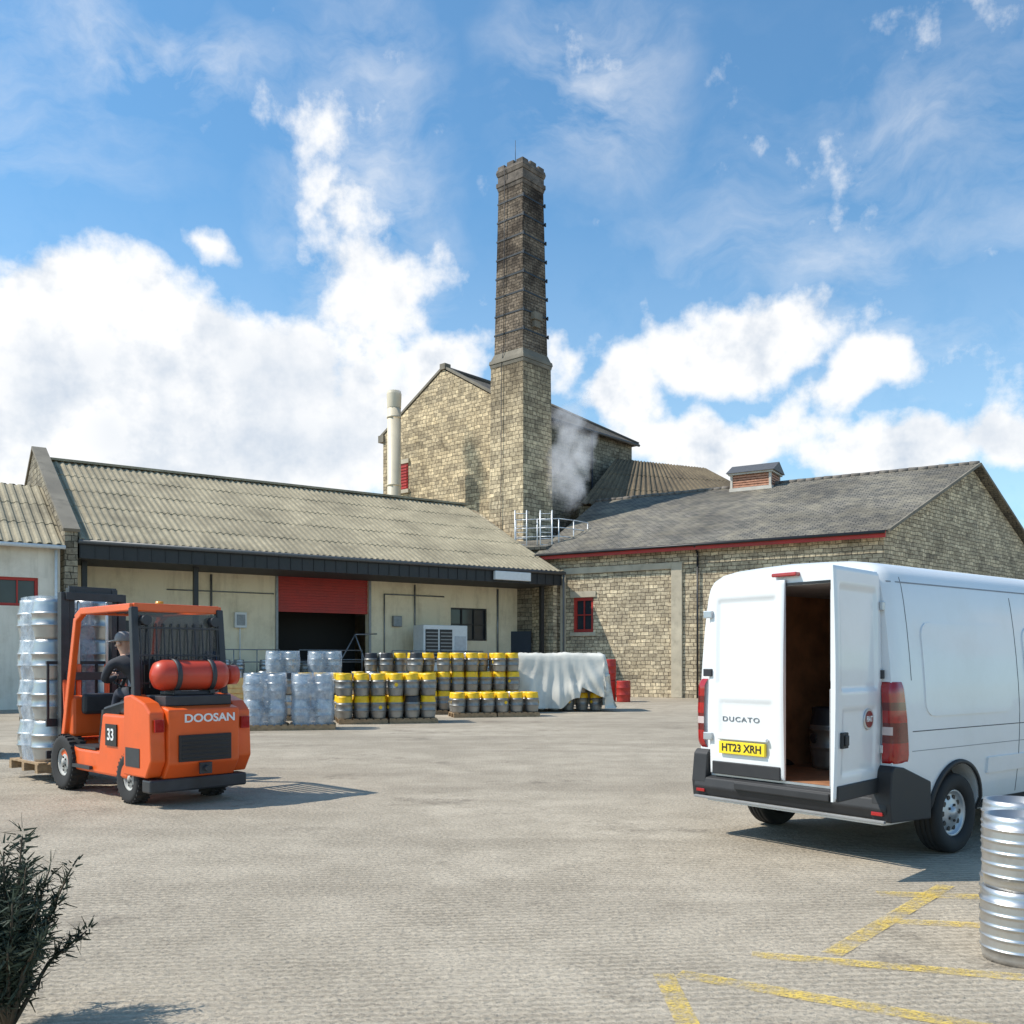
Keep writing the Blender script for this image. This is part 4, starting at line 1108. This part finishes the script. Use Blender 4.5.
q.add(v,[(j*13+i,j*13+i+1,(j+1)*13+i+1,(j+1)*13+i) for j in range(8) for i in range(12)],0,True); q.build("windscreen",GLASS,V)
for sx in (-1,1):
    q=MB(); q.box(sx*1.17-.09,sx*1.17+.09,4.72,4.86,1.4,1.78); q.beam((sx*.98,4.8,1.45),(sx*1.1,4.8,1.5),.05,.05); q.build("wing_mirror",VB,V,.03)
q=MB(); q.box(-.85,.85,5.9,6.03,.35,.78); q.build("front_bumper",VB,V,.04)

# ------------------------------------------------------------------ FORKLIFT
OR=plain("orange_paint",(.82,.115,.012),.42,var=.15,scale=4,coat=.2,dirt=((.20,.045,.02),.45))
DG=plain("forklift_dark_grey",(.035,.036,.04),.5,var=.3)
FS=1.08
FK=thing("forklift","orange and black gas forklift carrying stacked kegs","forklift",(-4.74,12.1,0),math.atan2(.72,.69))
FK.scale=(FS,FS,FS)
q=MB()
q.extr([(-.53,-.85,.26),(-.53,.72,.26),(-.53,1.02,.42),(-.53,1.02,.62),(-.53,.45,.52),(-.53,-.1,.52),(-.53,-.2,.95),(-.53,-.85,.95)],(1.06,0,0))
q.build("body",OR,FK,.03)
q=MB()
for a in (-.58,.41):
    q.extr([(a,-.86,.32),(a,-.86,1.16),(a,-1.02,1.18),(a,-1.34,1.10),(a,-1.47,1.0),(a,-1.50,.50),(a,-1.38,.32)],(.17,0,0))
q.extr([(-.409,-.87,.30),(-.409,-.87,1.06),(-.409,-1.42,1.06),(-.409,-1.54,1.03),(-.409,-1.54,.46),(-.409,-1.42,.30)],(.818,0,0))
cw=q.build("counterweight",OR,FK,.018,2)
q=MB(); q.box(-.56,.56,-1.44,-1.25,.16,.30); q.build("lower_skirt",DG,FK,.02)
q=MB(); q.box(-.38,.38,-1.42,-.90,1.062,1.17); q.box(-.24,.24,-1.32,-1.0,1.171,1.21); q.build("bottle_cradle",DG,FK,.01)
q=MB(); q.box(-.30,.30,-1.565,-1.541,.48,.76)
for i in range(6): q.box(-.27,.27,-1.575,-1.565,.50+i*.045,.52+i*.045)
q.build("vent",BLACK,FK,.005)
q=MB(); q.cyl((0,-1.54,.40),(0,-1.62,.40),.035,.035,12); q.box(-.07,.07,-1.57,-1.541,.34,.46); q.build("tow_pin",DG,FK,.005)
for sx in (-1,1):
    q=MB(); q.box(sx*.495-.05,sx*.495+.05,-1.525,-1.49,.80,.93); q.build("rear_lamp",[TAILR],FK,.005)
    q=MB(); q.box(sx*.58-.006,sx*.58+.006,-1.25,-.92,.42,.62); q.build("side_grille",DG,FK)
q=MB(); q.extr([(-.50,-.84,.955),(-.50,-.84,1.14),(-.50,-.15,1.02),(-.50,.0,.62),(-.50,-.1,.53),(-.50,-.15,.955)],(1.0,0,0)); q.build("hood",DG,FK,.03)
q=MB(); q.box(-.49,.49,.72,.98,.63,1.12); q.box(-.40,.40,.62,.72,.9,1.15,1); q.build("cowl",[OR,DG],FK,.04)
q=MB(); q.box(-.52,.52,0,.71,.525,.55); q.box(-.57,-.535,.05,.62,.3,.34); q.box(.535,.57,.05,.62,.3,.34); q.build("footplate",DG,FK)
q=MB()
for sx in (-1,1):
    q.beam((sx*.50,.92,.62),(sx*.50,.55,2.04),.07,.09,0)
    q.beam((sx*.50,.55,2.04),(sx*.50,.38,2.12),.07,.09,0)
    q.beam((sx*.50,.40,2.12),(sx*.50,-.92,2.12),.08,.08,0)
    q.beam((sx*.50,-.92,2.12),(sx*.51,-1.02,1.15),.08,.08,1)
q.beam((-.5,.42,2.12),(.5,.42,2.12),.08,.07); q.beam((-.5,-.90,2.12),(.5,-.90,2.12),.08,.09)
for i in range(9):
    x=-.40+i*.1; q.beam((x,.40,2.13),(x,-.88,2.13),.03,.05,1)
q.build("overhead_guard",[OR,DG],FK,.012)
q=MB()
for i in range(11): q.beam((-.45+i*.09,-.97,1.95),(-.45+i*.09,-1.03,1.25),.012,.012)
for z in (1.3,1.6,1.9): q.beam((-.49,-1.025+(z-1.25)*.08,z),(.49,-1.025+(z-1.25)*.08,z),.02,.02)
q.build("rear_guard_grille",DG,FK)
q=MB(); q.box(-.46,.46,-.95,-.94,1.5,2.06); q.build("rear_screen",glass_dark("screen_tint",(.03,.035,.04),.7),FK)
for sx in (-1,1):
    q=MB(); q.cyl((sx*.40,-.95,1.98),(sx*.40,-1.04,1.98),.055,.055,14); q.build("work_light",DG,FK)
q=MB(); q.cyl((0,-.5,2.15),(0,-.5,2.22),.05,.045,14); q.build("beacon",plain("beacon_amber",(.8,.3,.02),.2),FK)
q=MB(); q.cyl((-.40,-.90,1.15),(-.40,-.90,1.75),.035,.035,12); q.build("exhaust",DG,FK)
q=MB(); q.lathe([(0,-.44),(.07,-.43),(.14,-.39),(.165,-.32),(.165,.32),(.14,.39),(.07,.43),(0,.44)],24,(0,-1.22,1.385),axis='X')
q.lathe([(.05,.42),(.11,.44),(.11,.54),(.10,.54)],16,(0,-1.22,1.385),axis='X')
q.build("gas_bottle",plain("gas_bottle_red",(.60,.055,.02),.45,coat=.2,dirt=((.15,.04,.02),.6)),FK)
for x in (-.2,.2):
    q=MB(); q.lathe([(.168,-.025),(.180,-.025),(.180,.025),(.168,.025)],24,(x,-1.22,1.385),axis='X'); q.box(x-.03,x+.03,-1.34,-1.08,1.19,1.225); q.build("bottle_strap",DG,FK)
q=MB(); q.tube([(.52,-1.22,1.385),(.57,-1.12,1.5),(.55,-1.08,1.3),(.4,-.85,1.15)],.018); q.build("gas_hose",BLACK,FK)
q=MB(); q.box(-.25,.25,-.45,.0,1.0,1.10); q.extr([(-.23,-.45,1.08),(-.23,-.57,1.58),(-.23,-.47,1.60),(-.23,-.33,1.10)],(.46,0,0)); q.build("seat",BLACK,FK,.04,3)
q=MB()
SW=Vector((0,.40,1.33)); ax=Vector((0,-.75,.9)).normalized(); ta=Vector((1,0,0)); tb=ax.cross(ta)
prev=None
for i in range(25):
    t=2*math.pi*i/24; p=SW+ta*math.cos(t)*.17+tb*math.sin(t)*.17
    if prev is not None: q.cyl(prev,p,.014,.014,8)
    prev=p
q.cyl(SW,(0,.68,1.0),.025,.035,10); q.beam(SW-ta*.16,SW+ta*.16,.03,.015); q.build("steering_wheel",BLACK,FK)
RO=plain("rim_dull",(.42,.41,.38),.6)
for sx in (-1,1):
    wheel(FK,sx*.47,.85,.33,.22,sx,RO,holes=6,rr=.52,grooves=False)
    wheel(FK,sx*.45,-.85,.27,.18,sx,RO,holes=6,rr=.5,grooves=False)
q=MB()
for sx in (-1,1):
    q.box(sx*.36-.05,sx*.36+.05,1.28,1.40,.12,2.40); q.box(sx*.27-.035,sx*.27+.035,1.30,1.42,.10,2.46)
    q.cyl((sx*.18,1.33,.15),(sx*.18,1.33,1.5),.035,.035,10,1); q.cyl((sx*.18,1.33,1.5),(sx*.18,1.33,2.3),.02,.02,8,2)
for z in (.3,1.3,2.30): q.box(-.36,.36,1.245,1.28,z,z+.1)
q.box(-.30,.30,1.32,1.36,2.40,2.48); q.beam((-.45,1.0,.75),(-.36,1.3,1.3),.05,.05,1); q.beam((.45,1.0,.75),(.36,1.3,1.3),.05,.05,1)
q.build("mast",[DG,OR,GALV],FK,.006)
q=MB()
q.box(-.52,.52,1.45,1.49,.32,.42); q.box(-.52,.52,1.45,1.49,.72,.82)
for i in range(6): q.box(-.5+i*.2-.015,-.5+i*.2+.015,1.45,1.48,.82,1.5)
q.box(-.52,.52,1.45,1.49,1.5,1.54)
q.build("carriage",DG,FK,.004)
for sx in (-1,1):
    q=MB(); q.box(sx*.3-.05,sx*.3+.05,1.495,1.54,.10,.85); q.box(sx*.3-.05,sx*.3+.05,1.54,2.65,.09,.125); q.build("fork",DG,FK,.004)
WT=plain("letter_white",(.8,.8,.78),.5,var=.02)
text_mesh("DOOSAN",.12,"lettering",WT,cw,(.06,-1.543,.93),(R(90),0,0),.003,.003,1.15)
q=MB(); q.box(-.545,-.531,-.60,-.32,.60,.84); nb=q.build("number_panel",BLACK,FK)
text_mesh("33",.18,"lettering",WT,nb,(-.5475,-.46,.72),(R(90),0,R(-90)),.002,.003,1.0)
Mf=Matrix.Translation(FK.location)@Matrix.Rotation(FK.rotation_euler.z,4,'Z')@Matrix.Scale(FS,4)
p=Mf@Vector((-.05,2.12,.12))
wrapped(p.x,p.y,FK.rotation_euler.z,4,"clear plastic film round a tall stack of kegs on the forks",n=2,sp=.53,mesh=BIGK,z0=.136,hk=.562)
wrapped(-9.6,16.6,R(30),4,WL,n=2,sp=.53,mesh=BIGK,hk=.562)

e=thing("wooden_crate","pale wooden crate standing on the yard near wrapped casks","crate",(-6.98,23.9,0),R(15))
q=MB()
for i in range(9): z=.1+i*.13; q.box(-.32,.32,-.45,-.43,z,z+.11); q.box(-.32,.32,.43,.45,z,z+.11); q.box(-.32,-.30,-.42,.42,z,z+.11); q.box(.30,.32,-.42,.42,z,z+.11)
q.box(-.29,.29,-.42,.42,.08,.12)
q.build("slats",plain("pale_wood",(.62,.42,.17),.75,var=.25,scale=7),e)
for sx in (-1,1):
    for sy in (-1,1):
        q=MB(); q.box(sx*.28-.035,sx*.28+.035,sy*.475-.02,sy*.475+.02,0,1.3); q.build("corner_post",WOOD,e)

# ------------------------------------------------------------------ DRIVER
SKIN=plain("skin",(.56,.33,.23),.55,var=.08); JKT=plain("dark_jacket",(.035,.038,.048),.85,var=.3); TRS=plain("dark_trousers",(.035,.04,.06),.9,var=.3); SHOE=plain("boots",(.02,.016,.013),.6); HAIR=plain("grey_cap",(.28,.28,.29),.9,var=.2)
def skinmesh(nodes,edges,sub=2,root=0):
    me=bpy.data.meshes.new("sk"); me.from_pydata([n[0] for n in nodes],edges,[]); o=bpy.data.objects.new("sk",me); COL.objects.link(o)
    sm=o.modifiers.new("s",'SKIN'); sm.use_smooth_shade=True
    for i,n in enumerate(nodes):
        r=n[1]; r=r if isinstance(r,tuple) else (r,r)
        me.skin_vertices[0].data[i].radius=r; me.skin_vertices[0].data[i].use_root=(i==root)
    ss=o.modifiers.new("u",'SUBSURF'); ss.levels=sub; ss.render_levels=sub
    bpy.context.view_layer.update()
    out_=bpy.data.meshes.new_from_object(o.evaluated_get(bpy.context.evaluated_depsgraph_get()))
    bpy.data.objects.remove(o); return out_
LX=-.20
nd=[((-.02,-.20,1.15),(.15,.12)),((-.07,-.20,1.28),(.14,.11)),((-.13,-.16,1.43),(.165,.115)),((LX,-.11,1.54),(.15,.09)),((LX-.01,-.09,1.61),.055),((LX-.02,-.075,1.66),.06),((LX-.025,-.06,1.73),(.078,.095)),((LX-.03,-.065,1.80),(.072,.085)),((LX-.03,-.07,1.84),.045),
    ((LX-.19,-.10,1.50),.06),((LX-.21,.03,1.33),.048),((LX-.10,.16,1.31),.040),((-.165,.26,1.36),.030),
    ((LX+.19,-.10,1.53),.06),((.14,.02,1.34),.048),((.16,.14,1.31),.040),((.165,.26,1.36),.030),
    ((-.11,-.12,1.15),.09),((-.15,.22,1.17),.068),((-.15,.36,.90),.052),((-.15,.40,.67),.042),((-.15,.54,.61),.04),
    ((.11,-.12,1.15),.09),((.15,.22,1.17),.068),((.15,.36,.90),.052),((.15,.40,.67),.042),((.15,.54,.61),.04)]
ed=[(0,1),(1,2),(2,3),(3,4),(4,5),(5,6),(6,7),(7,8),(3,9),(9,10),(10,11),(11,12),(3,13),(13,14),(14,15),(15,16),(0,17),(17,18),(18,19),(19,20),(20,21),(0,22),(22,23),(23,24),(24,25),(25,26)]
me=skinmesh(nd,ed)
for mm in (JKT,SKIN,TRS,SHOE): me.materials.append(mm)
for p in me.polygons:
    c_=p.center
    if c_.z>1.605: i=1
    elif c_.y>.22 and c_.z>1.30: i=1
    elif c_.z<.70 : i=3
    elif c_.z<1.20 : i=2
    else: i=0
    p.material_index=i; p.use_smooth=True
D=bpy.data.objects.new("person",me); link(D); D.matrix_world=Mf
info(D,"forklift driver in dark jacket and grey cap gripping the steering wheel","person")
hx0,hy0,hz0=LX-.028,-.07,-.07
def headpart(mb,name,mat):
    a=R(28); cx_,cy_=0,-.355
    for i,(x,y,z) in enumerate(mb.v):
        dx,dy=x-cx_,y-cy_
        mb.v[i]=(dx*math.cos(a)-dy*math.sin(a)+hx0, dx*math.sin(a)+dy*math.cos(a)+hy0, z+hz0)
    return mb.build(name,mat,D)
q=MB()
q.lathe([(.0,1.955),(.05,1.948),(.086,1.92),(.099,1.88),(.101,1.845),(.096,1.84)],20,(0,-.36,0)); q.extr([(-.07,-.28,1.855),(.07,-.28,1.855),(.05,-.18,1.84),(-.05,-.18,1.84)],(0,0,-.012))
headpart(q,"cap",HAIR)
for sx in (-1,1):
    q=MB(); q.lathe([(.0,-.012),(.011,-.006),(.011,.006),(0,.012)],8,(sx*.032,-.262,1.815)); headpart(q,"eye",BLACK)
    q=MB(); q.lathe([(0,-.008),(.024,-.006),(.028,0),(.024,.006),(0,.008)],12,(sx*.083,-.355,1.805),axis='X'); headpart(q,"ear",SKIN)
q=MB(); q.add([(-.015,-.262,1.775),(.015,-.262,1.775),(0,-.232,1.782),(0,-.262,1.82)],[(0,1,2),(1,3,2),(3,0,2),(0,3,1)]); headpart(q,"nose",SKIN)
q=MB(); q.box(-.025,.025,-.268,-.262,1.745,1.752); headpart(q,"mouth",plain("lips",(.35,.13,.11),.5))
for sx in (-1,1):
    nd=[((sx*.165,.26,1.36),.026),((sx*.165,.31,1.375),(.036,.018))]
    me=skinmesh(nd,[(0,1)],2)
    bmh=bmesh.new(); bmh.from_mesh(me)
    for fi in range(5):
        fx=sx*.165+(-.03+fi*.02 if fi<4 else -sx*.035); ln=.9+.1*math.sin(fi)
        if fi<4: fn=[((fx,.33,1.38),.009),((fx,.36*ln+.025,1.405),.009),((fx,.37*ln+.025,1.385),.008),((fx,.36*ln+.015,1.365),.007)]
        else: fn=[((fx,.29,1.375),.011),((fx-sx*.012,.32,1.37),.010),((fx-sx*.008,.345,1.362),.008)]
        bmh.from_mesh(skinmesh(fn,[(i,i+1) for i in range(len(fn)-1)],1))
    me2=bpy.data.meshes.new("hand"); bmh.to_mesh(me2); bmh.free(); me2.materials.append(SKIN)
    for p in me2.polygons: p.material_index=0; p.use_smooth=True
    link(bpy.data.objects.new("hand",me2),D)

# ------------------------------------------------------------------ SHRUB
LEAF=plain("dark_foliage",(.035,.05,.03),.7,var=.5,scale=14)
S=thing("shrub","dark low evergreen shrub growing from the edge of the yard","shrub",(-2.25,4.25,0))
q=MB(); lv=MB()
for i in range(44):
    a=random.uniform(0,6.28); t=random.uniform(.05,1.0); hgt=random.uniform(.4,.9)
    tip=Vector((math.cos(a)*.40*t,math.sin(a)*.35*t,hgt*(1.05-.35*t))); mid=tip*.5+Vector((0,0,.08))
    q.cyl((0,0,0),mid,.012,.008,6); q.cyl(mid,tip,.008,.003,6)
    for k in range(170):
        s=random.uniform(.2,1.05); base=(mid*2*s if s<.5 else mid.lerp(tip,(s-.5)*2))
        d=Vector((random.gauss(0,1),random.gauss(0,1),random.gauss(.4,.8))).normalized()
        p=base+d*random.uniform(0,.035); e_=p+d*random.uniform(.03,.07); n=d.cross(Vector((random.random(),random.random(),random.random()))).normalized()*.006
        lv.add([p-n,p+n,e_+n*.3,e_-n*.3],[(0,1,2,3)])
q.build("trunk",plain("twig",(.08,.06,.04),.9),S); lv.build("crown",LEAF,S,recalc=False)
